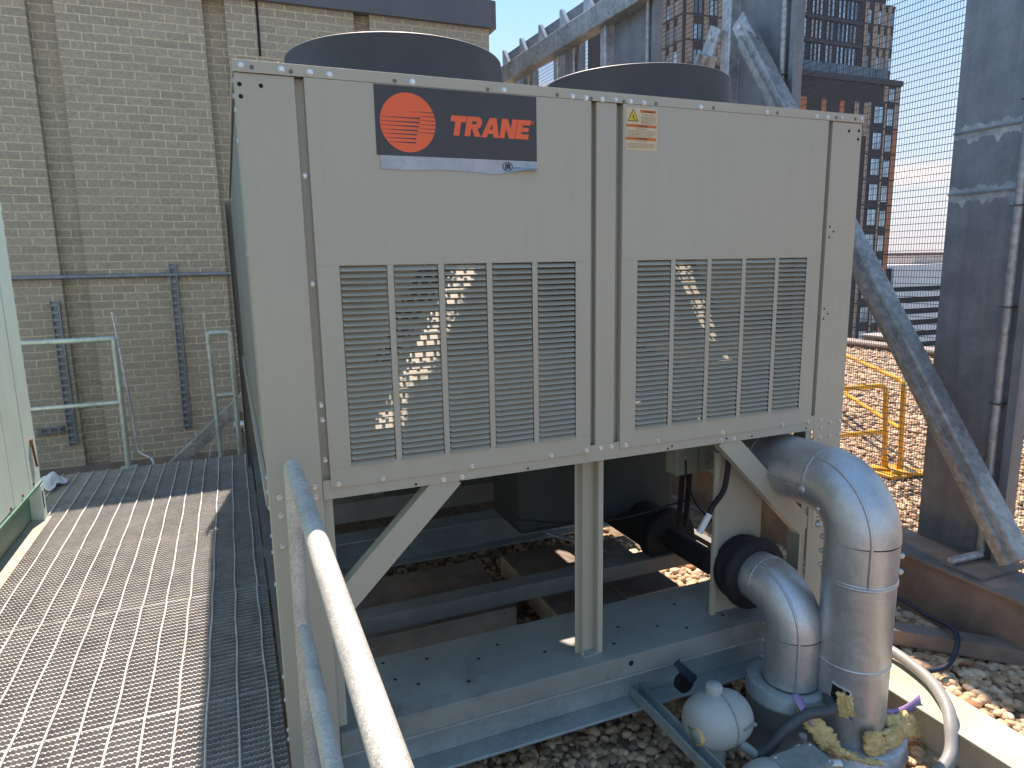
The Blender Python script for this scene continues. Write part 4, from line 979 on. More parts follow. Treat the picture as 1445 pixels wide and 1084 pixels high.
# torn insulation scraps
fsp = thing('insulation_scrap', 'torn yellow insulation with purple facing hanging from the lower pipe sleeve rim', 'insulation', (1.77, -0.36, -0.2))
batt([(1.742, -0.352, -0.05), (1.765, -0.385, -0.095), (1.79, -0.415, -0.135), (1.80, -0.43, -0.165)], (0.7, -0.3, 0.35), 0.075, 0.020, 11).build('fibre', M['fibre'], fsp)
batt([(1.795, -0.43, -0.155), (1.825, -0.445, -0.185), (1.865, -0.465, -0.2)], (0.5, -0.5, 0.3), 0.055, 0.024, 12).build('fibre', M['fibre'], fsp)
batt([(1.86, -0.47, -0.198), (1.90, -0.50, -0.204), (1.945, -0.54, -0.204)], (0.4, 0.5, 0.1), 0.022, 0.012, 13).build('fibre', M['fibre'], fsp)
b = MB(); vs = []
for i in range(8):
    t = i / 7; c = Vector((1.72, -0.335, 0.0)).lerp(Vector((1.76, -0.40, -0.095)), t)
    vs += [c + Vector((-0.012 - 0.01 * math.sin(3 * t), 0, 0.008)), c + Vector((0.016, 0.006, 0.012 * math.sin(5 * t)))]
b.add(vs, [(2 * i, 2 * i + 1, 2 * i + 3, 2 * i + 2) for i in range(7)], True); o = b.build('facing', M['fibre_purple'], fsp)
o.modifiers.new('thickness', 'SOLIDIFY').thickness = 0.004
fs2 = thing('insulation_scrap', 'ragged clump of yellow insulation on the rim beside the foot of the tall pipe', 'insulation', (2.13, -0.5, -0.22))
batt([(1.950, -0.495, -0.20), (1.945, -0.495, -0.155), (1.94, -0.485, -0.110)], (1, -0.15, -0.15), 0.088, 0.022, 21).build('fibre', M['fibre'], fs2)
batt([(2.035, -0.485, -0.215), (2.045, -0.485, -0.175), (2.06, -0.475, -0.135)], (1, -0.1, 0.1), 0.095, 0.022, 22).build('fibre', M['fibre'], fs2)
batt([(2.06, -0.46, -0.155), (2.12, -0.455, -0.165), (2.18, -0.45, -0.18), (2.23, -0.445, -0.205)], (0.05, 0.5, 0.85), 0.085, 0.024, 23).build('fibre', M['fibre'], fs2)
batt([(2.10, -0.44, -0.165), (2.16, -0.43, -0.17), (2.20, -0.42, -0.185)], (0.05, 0.8, 0.6), 0.07, 0.024, 24).build('fibre', M['fibre'], fs2)
b = MB(); vs = []
for i in range(10):
    t = i / 9; c = Vector((2.07, -0.42, -0.115)).lerp(Vector((2.27, -0.42, -0.125)), t) + Vector((0, 0, -0.025 * math.sin(PI * t)))
    vs += [c + Vector((0, 0, 0.014 + 0.012 * t)), c + Vector((0, -0.01, -0.012))]
b.add(vs, [(2 * i, 2 * i + 1, 2 * i + 3, 2 * i + 2) for i in range(9)], True); o = b.build('facing', M['fibre_purple'], fs2)
o.modifiers.new('thickness', 'SOLIDIFY').thickness = 0.005

# ------------------------------------------------------------------ valve actuators
def ellipsoid_half(b, c, rx, ry, rz, a0, a1, n=28, m=14):
    """body of revolution about x from polar angle a0 to a1"""
    prof = [(math.sin(a0 + (a1 - a0) * i / m), -math.cos(a0 + (a1 - a0) * i / m)) for i in range(m + 1)]
    vs = []
    for r, h in prof:
        rr = abs(r) ** 0.72; hh = math.copysign(abs(h) ** 0.9, h)
        for j in range(n):
            a = 2 * PI * j / n; vs.append((c[0] + rx * hh, c[1] + ry * rr * math.cos(a), c[2] + rz * rr * math.sin(a)))
    b.add(vs, [(i * n + j, i * n + (j + 1) % n, (i + 1) * n + (j + 1) % n, (i + 1) * n + j) for i in range(m) for j in range(n)], True)
ac = thing('valve_actuator', 'rounded grey cast valve actuator with a dark lever beside the channel strut', 'actuator', (1.445, -0.25, -0.2))
b = MB(); ellipsoid_half(b, (1.43, -0.25, -0.07), 0.108, 0.105, 0.100, 0.02, PI / 2 + 0.15); ellipsoid_half(b, (1.452, -0.25, -0.07), 0.118, 0.103, 0.098, PI / 2 - 0.1, PI - 0.02); b.build('housing', M['actuator'], ac)
MB().lathe((1.452, -0.25, -0.07), [(0.100, -0.006), (0.1055, -0.004), (0.1055, 0.001), (0.100, 0.003)], 36, 'x').build('gasket_seam', M['lid'], ac)
b = MB(); b.lathe((1.328, -0.28, -0.08), [(0.0001, -0.012), (0.022, -0.012), (0.028, -0.004), (0.03, 0.03)], 20, 'x'); b.build('position_dial', M['lid'], ac)
MB().lathe((1.332, -0.28, -0.08), [(0.028, -0.008), (0.036, -0.006), (0.037, 0.02)], 24, 'x').build('dial_ring', M['fibre'], ac)
b = MB(); b.tube([(1.44, -0.24, -0.16), (1.44, -0.24, RZ + 0.04)], 0.045, 18).tube([(1.505, -0.30, -0.15), (1.55, -0.33, -0.19)], 0.018, 12); b.build('stem', M['actuator'], ac)
b = MB(); b.lathe((1.44, -0.23, 0.02), [(0.03, 0), (0.03, 0.03), (0.024, 0.038), (0.0001, 0.04)], 16); b.build('boss', M['actuator'], ac)
b = MB(); b.beam((1.455, -0.08, -0.01), (1.40, -0.06, 0.055), 0.012, 0.028).tube([(1.455, -0.09, -0.01), (1.455, -0.03, -0.01)], 0.02, 12); b.build('lever', M['cable'], ac)
MB().tube([(1.455, -0.05, -0.06), (1.455, -0.02, -0.06)], 0.036, 28).build('valve_disc', M['black'], ac)
bk = MB(); bk.beam((1.475, -0.352, -0.055), (1.525, -0.345, -0.052), 0.006, 0.006).lathe((1.527, -0.346, -0.052), [(0.008, 0), (0.008, -0.006), (0.0001, -0.007)], 10, 'y').build('clasp', M['lid'], ac)
a2 = thing('valve_actuator', 'second grey actuator at the bottom edge, under a flat rectangular terminal lid', 'actuator', (1.56, -0.45, -0.3))
b = MB(); ellipsoid_half(b, (1.495, -0.46, -0.215), 0.10, 0.10, 0.098, 0.02, PI - 0.02); b.build('housing', M['actuator'], a2)
tb = MB(); tb.box(1.525, 1.70, -0.535, -0.43, -0.20, -0.128); to = tb.build('terminal_box', M['actuator'], a2, 0.006)
tl = MB(); tl.box(1.522, 1.703, -0.538, -0.427, -0.127, -0.115); tl.build('terminal_lid', M['lid'], a2, 0.005)
for x in (1.535, 1.69):
    for yy in (-0.525, -0.44): MB().lathe((x, yy, -0.115), [(0.006, 0), (0.006, 0.0015), (0.0001, 0.002)], 10).build('lid_screw', M['zinc'], a2)
gl_ = MB(); gl_.tube([(1.70, -0.49, -0.165), (1.715, -0.49, -0.165)], 0.024, 6, True, False).tube([(1.715, -0.49, -0.165), (1.77, -0.50, -0.175)], 0.018, 14); gl_.build('cable_gland', M['zinc'], a2)
tag(MB().tube(smooth_path([(1.545, -0.33, -0.2), (1.60, -0.345, -0.17), (1.66, -0.36, -0.10), (1.74, -0.375, -0.055), (1.83, -0.40, -0.045), (1.93, -0.37, -0.04)][:5] + [(1.90, -0.30, -0.035), (1.97, -0.20, -0.04)]), 0.020, 12).build('flexible_conduit', M['cable_grey'], None),
    'dark flexible conduit curving from the lever actuator across the lower pipe sleeve', 'conduit')
tag(MB().tube(smooth_path([(1.70, -0.40, -0.11), (1.70, -0.395, -0.15), (1.66, -0.385, -0.19), (1.66, -0.36, -0.28)]), 0.014, 10).build('flexible_conduit', M['zinc'], None),
    'short shiny conduit fitting between the two actuators', 'conduit')
# strut channel on the gravel
b = MB(); x = 1.325
b.box(x - 0.034, x - 0.029, -1.3, 0.12, -0.15, -0.105).box(x + 0.011, x + 0.016, -1.3, 0.12, -0.15, -0.105).box(x - 0.029, x + 0.011, -1.3, 0.12, -0.15, -0.145)
tag(b.build('strut_channel', M['galv_beam'], None, 0.001), 'open steel channel lying toward the viewer over the gravel, left of the actuators', 'strut channel')
# hose, cable, flat bar, on the right
tag(MB().tube(smooth_path([(2.36, 0.05, -0.115), (2.43, -0.13, -0.098), (2.40, -0.34, -0.098), (2.32, -0.48, -0.098), (2.25, -0.56, -0.13), (2.16, -0.62, -0.20), (1.95, -0.64, -0.25), (1.75, -0.6, -0.3)]), 0.0235, 14).build('hose', M['hose'], None),
    'thick grey hose curving over the sunlit beam flange beside the tall pipe', 'hose')
tag(MB().tube(smooth_path([(2.75, 0.55, -0.24), (3.02, 0.32, -0.20), (3.02, 0.09, -0.20), (3.02, -0.03, -0.20), (2.95, -0.11, -0.22), (2.83, -0.15, -0.28), (2.70, -0.13, -0.29), (2.55, -0.08, -0.3)]), 0.012, 10).build('cable', M['cable'], None),
    'dark blue cable looping over the flat steel bar on the gravel', 'cable')
tag(MB().beam((2.45, 0.53, -0.275), (3.30, -0.30, -0.275), 0.10, 0.075).build('steel_bar', M['rust_steel'], None, 0.003), 'flat dark steel bar bridging the gravel to the rusty beam', 'bar')

# ------------------------------------------------------------------ steel screen
tag_g = 'steel columns of the screen'
q = MB(); hx = 3.325
q.box(hx - 0.16, hx + 0.16, -3.5, 7.0, -0.018, 0.0).box(hx - 0.13, hx - 0.10, -3.5, 7.0, -0.335, -0.018).box(hx - 0.20, hx + 0.16, -3.5, 7.0, RZ, -0.335)
tag(q.build('steel_beam', M['rust_steel'], None, 0.004), 'heavy rusty steel base beam lying on the gravel under the screen columns', 'beam')
def seam(name, parent, y0, y1, z, x):
    b = MB(); rr = random.Random(int(z * 100)); n = 90; top = [(y0 + (y1 - y0) * i / n, z + 0.012 + rr.uniform(0, 0.012) + 0.022 * (0.5 + 0.5 * math.sin(i * 0.31) * math.sin(i * 0.12 + z * 9))) for i in range(n + 1)]; bot = [(y0 + (y1 - y0) * i / n, z - 0.02 - rr.uniform(0, 0.008) - 0.012 - 0.026 * max(0.0, math.sin(i * 0.23 + z * 5) + 0.5 * math.sin(i * 0.61 + 1.0))) for i in range(n + 1)]
    vs = []
    for a, c in zip(top, bot): vs += [(x, *a), (x, *c)]
    b.add(vs, [(2 * i, 2 * i + 1, 2 * i + 3, 2 * i + 2) for i in range(n)], False); b.build(name, M['splash'], parent)
def column(y_far, y_near, label, hss=True, seams=()):
    e = thing('steel_column', label, 'column', (3.5, (y_far + y_near) / 2, 0), tag_g)
    w = MB(); w.box(3.47, 3.485, y_near, y_far - (0.1 if hss else 0), 0.001, 3.80); wo_ = w.build('web_plate', M['steel'], e, 0.002)
    f = MB(); f.box(3.44, 3.52, y_near - 0.045, y_near - 0.001, 0.001, 3.80); f.build('edge_flange', M['steel'], e, 0.003)
    if hss: MB().box(3.38, 3.475, y_far - 0.099, y_far, 0.001, 3.80).build('post', M['galv'], e, 0.010)
    for z in seams:
        bbox('lap_bead', M['steel'], e, 3.458, 3.4695, y_near, y_far - (0.1 if hss else 0.0), z - 0.004, z + 0.004); seam('weld_splash', e, y_near, y_far - (0.1 if hss else 0.0), z, 3.4685)
    c = MB(); c.tube([(3.435, y_near + 0.045, 0.05), (3.435, y_near + 0.045, 3.8)], 0.020, 12); co = c.build('conduit', M['steel_brace'], e)
    cl_ = MB()
    for z in np.arange(0.35, 3.7, 0.48): cl_.box(3.41, 3.47, y_near + 0.018, y_near + 0.072, z, z + 0.006)
    cl_.build('conduit_clip', M['wire'], co)
    return e
colB = column(0.505, 0.085, 'wide dark blue-grey steel column nearest the camera at the right, with two white weld seams', False, (2.18, 1.875))
bbox('base_plate', M['rust_steel'], colB, 3.20, 3.56, -0.03, 0.16, 0.0015, 0.014)
MB().tube([(3.22, 0.14, 0.03), (3.42, 0.12, 0.04)], 0.02, 10).build('conduit_stub', M['galv'], colB)
column(2.27, 1.66, 'galvanised column behind the right fan shroud where two braces meet')
column(4.02, 3.25, 'grey column left of the tower view, with a wide flat plate')
column(5.03, 4.60, 'narrow column seen between two strips of blue mesh above the fan shroud')
column(6.15, 5.75, 'farthest small column of the screen, next to the brick penthouse')
tbm = thing('steel_beam', 'long galvanised top beam of the screen running toward the brick penthouse', 'beam', (3.4, 4, 3.8))
b = MB(); p, q_ = Vector((3.30, 6.25, 3.83)), Vector((3.50, 1.2, 3.83)); b.beam(p, q_, 0.14, 0.20); b.build('box_beam', M['steel_brace'], tbm, 0.008)
b = MB()
b.beam(p + Vector((0.06, 0, 0.2)), q_ + Vector((0.06, 0, 0.2)), 0.006, 0.16); b.build('top_fascia', M['steel'], tbm)
for t in np.linspace(0.02, 0.98, 11):
    c = p.lerp(q_, t); MB().prism([(c.y - 0.10, 3.93), (c.y + 0.10, 3.93), (c.y + 0.10, 4.13), (c.y + 0.06, 4.13)], 'x', c.x - 0.02, c.x + 0.02).build('bracket', M['galv'], tbm)
def sbrace(p, q, label, w=0.115):
    e = thing('steel_brace', label, 'brace', tuple(q), 'screen braces')
    p, q = Vector(p), Vector(q); d = (q - p).normalized()
    MB().beam(p + d * 0.16, q, w, w, (1, 0, 0)).build('tube', M['steel_brace'], e, 0.012)
    MB().beam(p - d * 0.02, p + d * 0.22, 0.13, 0.016, (1, 0, 0)).build('gusset_plate', M['galv'], e)
    c = p + d * 0.05; MB().tube([c + Vector((-0.03, 0, 0)), c + Vector((0.02, 0, 0))], 0.018, 8).build('bolt', M['zinc'], e)
    s = d.cross(Vector((1, 0, 0))).normalized()
    MB().beam(p + d * 0.16 + Vector((-w / 2 - 0.012, 0, 0)) , q + Vector((-w / 2 - 0.012, 0, 0)), 0.03, 0.022, (1, 0, 0)).build('stiffener', M['steel_brace'], e)
    return e
sbrace((3.34, 2.03, 3.17), (3.30, -0.12, 0.12), 'long galvanised brace slanting down in front of the wide dark column')
sbrace((3.34, 2.28, 3.19), (3.30, 3.95, 0.2), 'short visible stub of brace descending behind the right fan shroud')
# wire mesh outside the columns
wm = thing('mesh_screen', 'fine dark wire mesh screen stretched behind the steel columns', 'mesh screen', (3.6, 3, 0))
MX = 3.60
b = MB(); y = -3.0
while y < 6.3: b.box(MX - 0.0012, MX + 0.0012, y - 0.0006, y + 0.0006, -0.3, 3.85); y += 0.0165
b.build('vertical_wires', M['wire'], wm, fix=False)
b = MB(); z = -0.28
while z < 3.85: b.box(MX - 0.0047, MX - 0.0014, -3.0, 6.3, z - 0.0016, z + 0.0016); z += 0.0375
b.build('horizontal_wires', M['wire'], wm, fix=False)

# ------------------------------------------------------------------ yellow guard rails on the roof
def ytube(pts, r=0.021): return MB().tube(rail_bend(pts, 0.07), r, 12)
y1 = thing('guard_rail', 'yellow portable guard rail section running back from the corner foot', 'guard rail', (5.3, 2.3, RZ), 'yellow roof guard rails')
ytube([(5.29, 2.02, RZ + 0.05), (5.30, 2.06, 0.49), (7.0, 4.7, 0.49), (7.0, 4.7, RZ + 0.05)]).build('rail_frame', M['yellow'], y1)
MB().tube([(5.30, 2.06, 0.07), (7.0, 4.7, 0.07)], 0.020, 10).build('mid_rail', M['yellow'], y1)
y2 = thing('guard_rail', 'yellow portable guard rail section running left behind the chiller corner', 'guard rail', (4.6, 2.12, RZ), 'yellow roof guard rails')
ytube([(5.20, 2.10, RZ + 0.05), (5.16, 2.12, 0.46), (3.9, 2.25, 0.46), (3.9, 2.25, RZ + 0.05)]).build('rail_frame', M['yellow'], y2)
MB().tube([(5.19, 2.11, 0.05), (3.9, 2.25, 0.05)], 0.020, 10).build('mid_rail', M['yellow'], y2)
yb = thing('rail_foot', 'splayed yellow base plate holding the corner of the yellow rails', 'rail base', (5.25, 2.0, RZ))
b = MB(); b.box(5.05, 5.45, 1.88, 2.18, RZ + 0.03, RZ + 0.055); b.build('base_plate', M['yellow'], yb, 0.006)
b = MB(); b.beam((5.15, 2.0, RZ + 0.066), (5.75, 1.55, RZ + 0.066), 0.09, 0.02).beam((5.2, 2.05, RZ + 0.068), (4.75, 2.5, RZ + 0.068), 0.09, 0.02); b.build('outrigger', M['yellow'], yb)
for x, yy in ((5.20, 2.10), (5.29, 2.02)): MB().tube([(x, yy, RZ + 0.056), (x, yy, RZ + 0.16)], 0.03, 10).build('socket', M['yellow'], yb)

# ------------------------------------------------------------------ the city beyond
def window_row(parent, count_box): pass
tw = thing('apartment_tower', 'tall dark brick apartment tower with tan piers and blue windows behind the mesh', 'tower', (65, 75, -45))
YT = 65.0
b = MB(); b.box(48.8, 80.85, YT, YT + 22, 23.0, 32.5).box(48.8, 79.2, YT + 0.01, YT + 20, 32.5, 46.0); b.build('upper_block', M['t_dark'], tw)
b = MB(); b.box(48.8, 81.9, YT - 0.9, YT + 22, -45, 23.0); b.build('lower_block', M['t_dark'], tw)
b = MB(); b.box(58.0, 82.0, YT - 1.1, YT + 0.02, 22.95, 23.6); b.build('terrace_edge', M['t_band'], tw)
b = MB(); b.box(76.0, 80.9, YT - 0.08, YT + 22.1, 32.3, 32.62); b.build('roof_band', M['t_band'], tw)
FL = 2.66
cnt = [0]; extra = MB()
def win(x0, x1, z0, z1, y, mull=1, name='window', face='y'):
    """recess frame, glass and mullions; the first 100 are parts, the rest join one mesh"""
    f = MB(); g_ = MB()
    def bx(m, a, c, lo, hi, d0, d1):
        if face == 'y': m.box(a, c, y - d1, y - d0, lo, hi)
        else: m.box(y - d1, y - d0, a, c, lo, hi)
    if cnt[0] < 96:
        bx(f, x0, x1, z0, z1, 0.002, 0.05); fo = f.build(name, M['t_frame'], tw, fix=False)
        for i in range(mull + 1):
            a = x0 + 0.07 + (x1 - x0 - 0.07) * i / (mull + 1); c = a + (x1 - x0 - 0.07) / (mull + 1) - 0.07; bx(g_, a, c, z0 + 0.07, z1 - 0.07, 0.05, 0.055)
        g_.build('pane', random.choice([M['glass'], M['glass'], M['glass_b'], M['glass_b'], M['glass_c']]), fo, fix=False)
    else:
        extra.cur = 0; bx(extra, x0, x1, z0, z1, 0.002, 0.05); extra.cur = 1
        for i in range(mull + 1):
            a = x0 + 0.07 + (x1 - x0 - 0.07) * i / (mull + 1); c = a + (x1 - x0 - 0.07) / (mull + 1) - 0.07; bx(extra, a, c, z0 + 0.07, z1 - 0.07, 0.05, 0.055)
    cnt[0] += 1
class Piers:
    def __init__(s, name, m): s.name = name; s.m = m
    def box(s, *b): MB().box(*b).build(s.name, s.m, tw, fix=False)
tan = Piers('tan_pier', M['t_tan']); ora = Piers('orange_pier', M['t_orange']); band = Piers('floor_band', M['t_band'])
# right section of the upper block: tan piers, floors
for k in range(-1, 4):
    zf = 24.75 + k * FL
    if k >= 0 and k < 3:
        for a, c in ((75.7, 76.25), (77.2, 77.95), (78.45, 79.05), (79.6, 80.25)):
            tan.box(a, c, YT - 0.12, YT + 0.01, zf + 0.12, zf + FL - 0.06); win(c + 0.02, c + 0.55, zf + 0.15, zf + FL * 0.66, YT, 0)
        band.box(75.4, 80.85, YT - 0.06, YT + 0.01, zf - 0.12, zf + 0.1)
    # curtain wall in the middle
    if k >= -0:
        band.box(56, 75.3, YT - 0.18, YT + 0.01, zf - 0.28, zf + 0.12)
        x = 57.6; g_i = 0
        while x < 74.8:
            n_ = (2, 5, 5, 3)[g_i % 4]; g_i += 1
            for _ in range(n_):
                if x > 63.0 and k < 3: win(x, x + 0.42, zf + 0.2, zf + FL - 0.36, YT, 0)
                x += 0.66
            x += 0.5
# left section: alternating tan piers either side of the corner
for k in range(0, 6):
    zf = 22.95 + (k - 1) * FL
    if zf > 33: break
    for a, c in ((48.95, 49.9), (51.35, 52.0), (53.25, 53.95)):
        tan.box(a, c, YT - 0.12, YT + 0.01, zf + 0.12, zf + FL - 0.08); win(c + 0.08, c + 0.62, zf + 0.15, zf + FL * 0.68, YT, 0); win(c + 0.68, c + 1.2, zf + 0.15, zf + FL * 0.68, YT, 0)
    band.box(48.75, 56, YT - 0.05, YT + 0.01, zf - 0.12, zf + 0.1); band.box(48.74, 48.81, YT, YT + 12, zf - 0.12, zf + 0.1)
    for a, c in ((65.85, 67.1), (68.0, 68.9), (69.6, 70.3)):
        pass
    for a, c in ((65.3, 66.1), (66.9, 67.6), (68.4, 69.25), (70.2, 71.0)):
        tan.box(48.68, 48.81, a, c, zf + 0.12, zf + FL - 0.08)
    for a, c in ((66.15, 66.85), (67.65, 68.35), (69.3, 70.15)): win(a, c, zf + 0.15, zf + FL * 0.68, 48.8, 0, face='x')
# lower block piers and windows
YL = YT - 0.9
for (a, c, m_) in ((65.0, 66.05, ora), (68.5, 69.2, ora), (71.5, 72.2, ora), (73.95, 74.7, tan), (75.6, 76.35, tan)):
    m_.box(a, c, YL - 0.10, YL + 0.01, 16.6, 20.6)
for a, c in ((66.1, 67.4), (69.3, 70.6), (72.3, 73.5), (74.75, 75.55)): win(a, c, 16.8, 19.2, YL, 1)
FB = 3.17
for k in range(-8, 2):
    zf = 14.5 + k * FB + (0.0)
    lo, hi = zf + 0.1, zf + FB - 0.12
    (tan if k > -3 else tan).box(76.3, 76.75, YL - 0.10, YL + 0.01, lo, hi)
    tan.box(79.25, 79.5, YL - 0.10, YL + 0.01, lo, hi)
    (tan if k > 0 else ora).box(80.95, 81.6, YL - 0.10, YL + 0.01, lo, hi)
    win(77.35, 78.95, zf + 0.55, zf + 2.65, YL, 1); win(79.65, 80.75, zf + 0.35, zf + 2.5, YL, 1)
    band.box(76.2, 81.9, YL - 0.055, YL + 0.01, zf - 0.07, zf + 0.07)
tan.box(78.9, 79.6, YL - 0.10, YL + 0.01, 20.95, 22.8); tan.box(80.95, 81.6, YL - 0.10, YL + 0.01, 20.95, 22.8); win(79.75, 80.75, 20.95, 22.6, YL, 1)

kind(extra.build('far_windows', [M['t_frame'], M['glass']], tw, fix=False), 'stuff')
gb = MB(); x = 59.5
while x < 79.0: gb.box(x, x + 1.02, YT - 1.08, YT - 1.05, 23.62, 24.7); x += 1.1
gb.build('glass_balustrade', M['glass_rail'], tw)

ga = thing('parking_garage', 'low pale building with dark horizontal bands beyond the roof edge', 'building', (140, 110, -45))
bands = MB(); gaps = MB()
gaps.box(112.2, 175.8, 100.6, 139.5, -45, -1.0)
bands.box(128.5, 176, 100, 140, -4.9, -0.3); bands.box(112, 128.5, 102, 140, -5.2, -0.9)
z = -7.1
while z > -44: bands.box(112, 176, 100, 140, z - 0.05, z + 1.2); z -= 2.45
bands.build('wall_bands', M['g_white'], ga); gaps.build('dark_openings', M['g_dark'], ga)
bbox('rooftop_block', M['far_pale'], ga, 150, 168, 112, 124, -0.3, 1.6)
rbx = thing('roof_hatch', 'small tan box on the roof edge below the garage view', 'roof hatch', (12.9, 8.2, RZ))
b = MB(); b.box(12.65, 13.2, 7.9, 8.7, RZ - 0.05, RZ + 0.22); b.build('box', M['roof_edge'], rbx, 0.01)
b = MB(); b.box(12.6, 13.25, 7.85, 8.75, RZ + 0.22, RZ + 0.25); b.build('lid', M['far_pale'], rbx); bbox('vent_opening', M['hole'], rbx, 12.648, 12.652, 8.2, 8.4, RZ + 0.03, RZ + 0.16)
fb = thing('distant_building', 'long low red-brick building on the horizon above the garage roof', 'building', (560, 420, -45))
b = MB(); b.box(505, 585, 405, 450, -45, 4.0); b.build('wall', M['far_red'], fb)
for i in range(8): bbox('window', M['g_dark'], fb, 508 + i * 9.5, 513 + i * 9.5, 404.8, 405.02, -1, 2)
for i, (x, yy, w_, h_, lab) in enumerate(((600, 470, 60, 2.2, 'pale distant building right of the red-brick one'), (470, 380, 25, 2.5, 'pale distant block left of the red-brick one'), (640, 430, 40, 3.2, 'small pale far building at the right end of the skyline gap'))):
    e = thing('distant_building', lab, 'building', (x, yy, -45)); b = MB(); b.box(x - w_ / 2, x + w_ / 2, yy, yy + 30, -45, h_); b.build('wall', M['far_pale'], e); bbox('roof', M['far_red'], e, x - w_ / 2 - 1, x + w_ / 2 + 1, yy - 1, yy + 31, h_, h_ + 0.8)
gd = MB(); gd.add([(-3000, -3000, -45), (2500, -3000, -45), (2500, 3000, -45), (-3000, 3000, -45)], [(0, 1, 2, 3)], False); kind(gd.build('city_ground', M['city'], None), 'structure')
M['sea'] = mat('sea_water', (0.05, 0.13, 0.22), rough=0.3, scale=0.01)
gd = MB(); gd.add([(-30000, -30000, -46), (40000, -30000, -46), (40000, 40000, -46), (-30000, 40000, -46)], [(0, 1, 2, 3)], False); kind(gd.build('sea', M['sea'], None), 'structure')

# ------------------------------------------------------------------ light, sky, camera
sd_ = Vector((0.131, 0.68, 1.0)).normalized()
su = bpy.data.lights.new('sun', 'SUN'); su.energy = 4.2; su.angle = math.radians(0.53); su.color = (1.0, 0.93, 0.84)
so = bpy.data.objects.new('sun', su); COL.objects.link(so); so.rotation_euler = sd_.to_track_quat('Z', 'Y').to_euler(); so.location = (2, 10, 15)
w = bpy.data.worlds.new('World'); sc.world = w; w.use_nodes = True; nt = w.node_tree
bg = nt.nodes['Background']; sky = nt.nodes.new('ShaderNodeTexSky'); sky.sky_type = 'NISHITA'; sky.sun_disc = False
sky.sun_elevation = math.asin(sd_.z); sky.sun_rotation = math.atan2(sd_.x, sd_.y); sky.altitude = 60; sky.air_density = 1.0; sky.dust_density = 0.0; sky.ozone_density = 3.0
# thin clouds low in the sky
tc = nt.nodes.new('ShaderNodeTexCoord'); mp = nt.nodes.new('ShaderNodeMapping'); mp.inputs['Scale'].default_value = (1.0, 1.0, 4.5)
nt.links.new(tc.outputs['Generated'], mp.inputs['Vector'])
gm = nt.nodes.new('ShaderNodeGamma'); gm.inputs['Gamma'].default_value = 0.42; nt.links.new(sky.outputs['Color'], gm.inputs['Color'])
hs = nt.nodes.new('ShaderNodeHueSaturation'); hs.inputs['Saturation'].default_value = 1.95; nt.links.new(gm.outputs['Color'], hs.inputs['Color'])
cn = N(nt, 'ShaderNodeTexNoise', Scale=3.2, Detail=8.0, Roughness=0.6); nt.links.new(mp.outputs['Vector'], cn.inputs['Vector'])
cm = ramp(nt, cn.outputs['Fac'], [(0.56, (0, 0, 0)), (0.74, (0.75,) * 3)])
mx = N(nt, 'ShaderNodeMix', data_type='RGBA'); nt.links.new(cm, mx.inputs[0]); nt.links.new(hs.outputs['Color'], mx.inputs[6]); mx.inputs[7].default_value = (1.9, 1.85, 1.95, 1)
sx_ = nt.nodes.new('ShaderNodeSeparateXYZ'); nt.links.new(tc.outputs['Generated'], sx_.inputs[0])
hz = ramp(nt, sx_.outputs['Z'], [(0.0, (0.85,) * 3), (0.34, (0, 0, 0))])
cv = N(nt, 'ShaderNodeVectorMath', operation='SUBTRACT'); nt.links.new(tc.outputs['Generated'], cv.inputs[0]); cv.inputs[1].default_value = (0.7869, 0.6092, 0.0984)
cs = N(nt, 'ShaderNodeVectorMath', operation='MULTIPLY'); nt.links.new(cv.outputs[0], cs.inputs[0]); cs.inputs[1].default_value = (1.0, 1.0, 3.2)
cw = N(nt, 'ShaderNodeTexNoise', Scale=26.0, Detail=6.0, Roughness=0.6); nt.links.new(mp.outputs['Vector'], cw.inputs['Vector'])
cl_ = N(nt, 'ShaderNodeVectorMath', operation='LENGTH'); nt.links.new(cs.outputs[0], cl_.inputs[0])
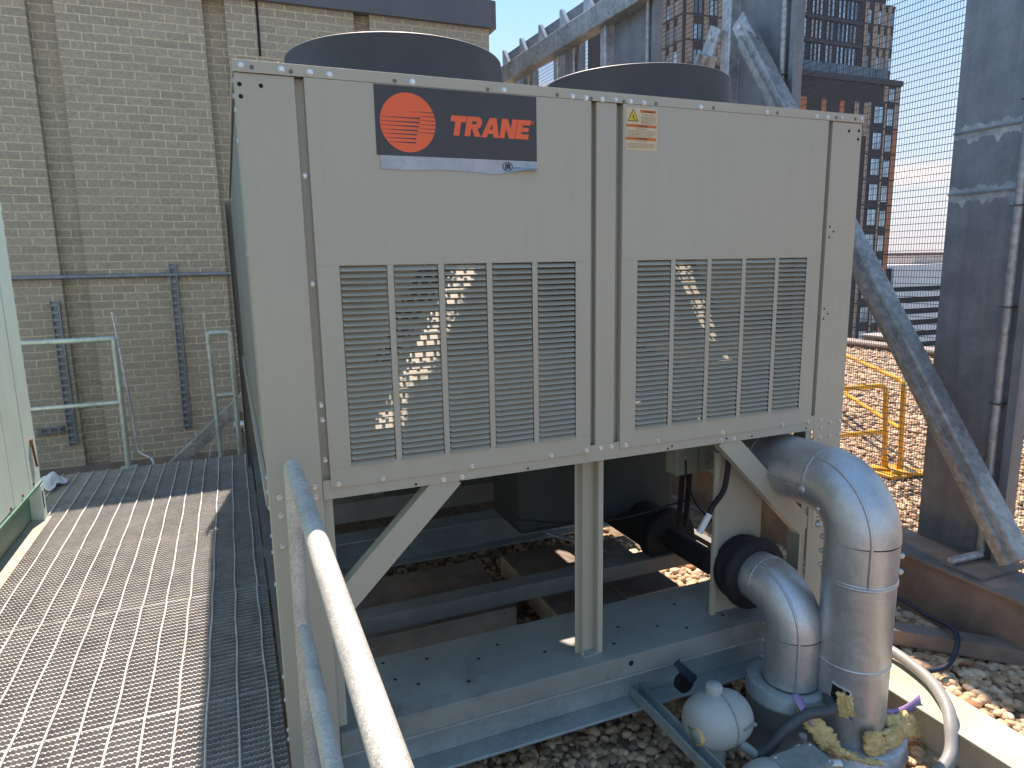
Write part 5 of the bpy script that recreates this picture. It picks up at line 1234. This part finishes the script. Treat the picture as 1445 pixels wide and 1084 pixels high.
ca = N(nt, 'ShaderNodeMath', operation='MULTIPLY_ADD'); nt.links.new(cw.outputs['Fac'], ca.inputs[0]); ca.inputs[1].default_value = 0.10; nt.links.new(cl_.outputs['Value'], ca.inputs[2])
cf = ramp(nt, ca.outputs[0], [(0.06, (0.8,) * 3), (0.115, (0, 0, 0))])
m3 = N(nt, 'ShaderNodeMix', data_type='RGBA'); nt.links.new(cf, m3.inputs[0]); m3.inputs[7].default_value = (2.0, 1.85, 1.95, 1)
mh = N(nt, 'ShaderNodeMix', data_type='RGBA'); nt.links.new(hz, mh.inputs[0]); nt.links.new(mx.outputs[2], mh.inputs[6]); mh.inputs[7].default_value = (1.05, 1.22, 1.55, 1)
nt.links.new(mh.outputs[2], m3.inputs[6]); nt.links.new(m3.outputs[2], bg.inputs['Color']); bg.inputs['Strength'].default_value = 0.29

FPX = 955.90
cam = bpy.data.cameras.new('camera'); cam.sensor_width = 36; cam.lens = FPX / 1445 * 36; cam.clip_start = 0.02; cam.clip_end = 60000
cob = bpy.data.objects.new('camera', cam); COL.objects.link(cob)
yw, pt, rl = math.radians(22.32050422), math.radians(10.13368776), math.radians(-1.02957127)
fwd = Vector((math.sin(yw) * math.cos(pt), math.cos(yw) * math.cos(pt), -math.sin(pt))); rt = Vector((math.cos(yw), -math.sin(yw), 0)); up = rt.cross(fwd)
r2 = math.cos(rl) * rt + math.sin(rl) * up; u2 = -math.sin(rl) * rt + math.cos(rl) * up
cob.matrix_world = Matrix(((r2.x, u2.x, -fwd.x, -0.05729), (r2.y, u2.y, -fwd.y, -2.00822), (r2.z, u2.z, -fwd.z, 1.56629), (0, 0, 0, 1)))
sc.camera = cob
vs_ = sc.view_settings; vs_.view_transform = 'Standard'; vs_.look = 'None'; vs_.exposure = 1.2; vs_.gamma = 1.0
vs_.use_white_balance = True; vs_.white_balance_temperature = 7500; vs_.white_balance_tint = 19
sc.cycles.max_bounces = 8; sc.cycles.diffuse_bounces = 4; sc.cycles.glossy_bounces = 4
sc.cycles.use_denoising = True
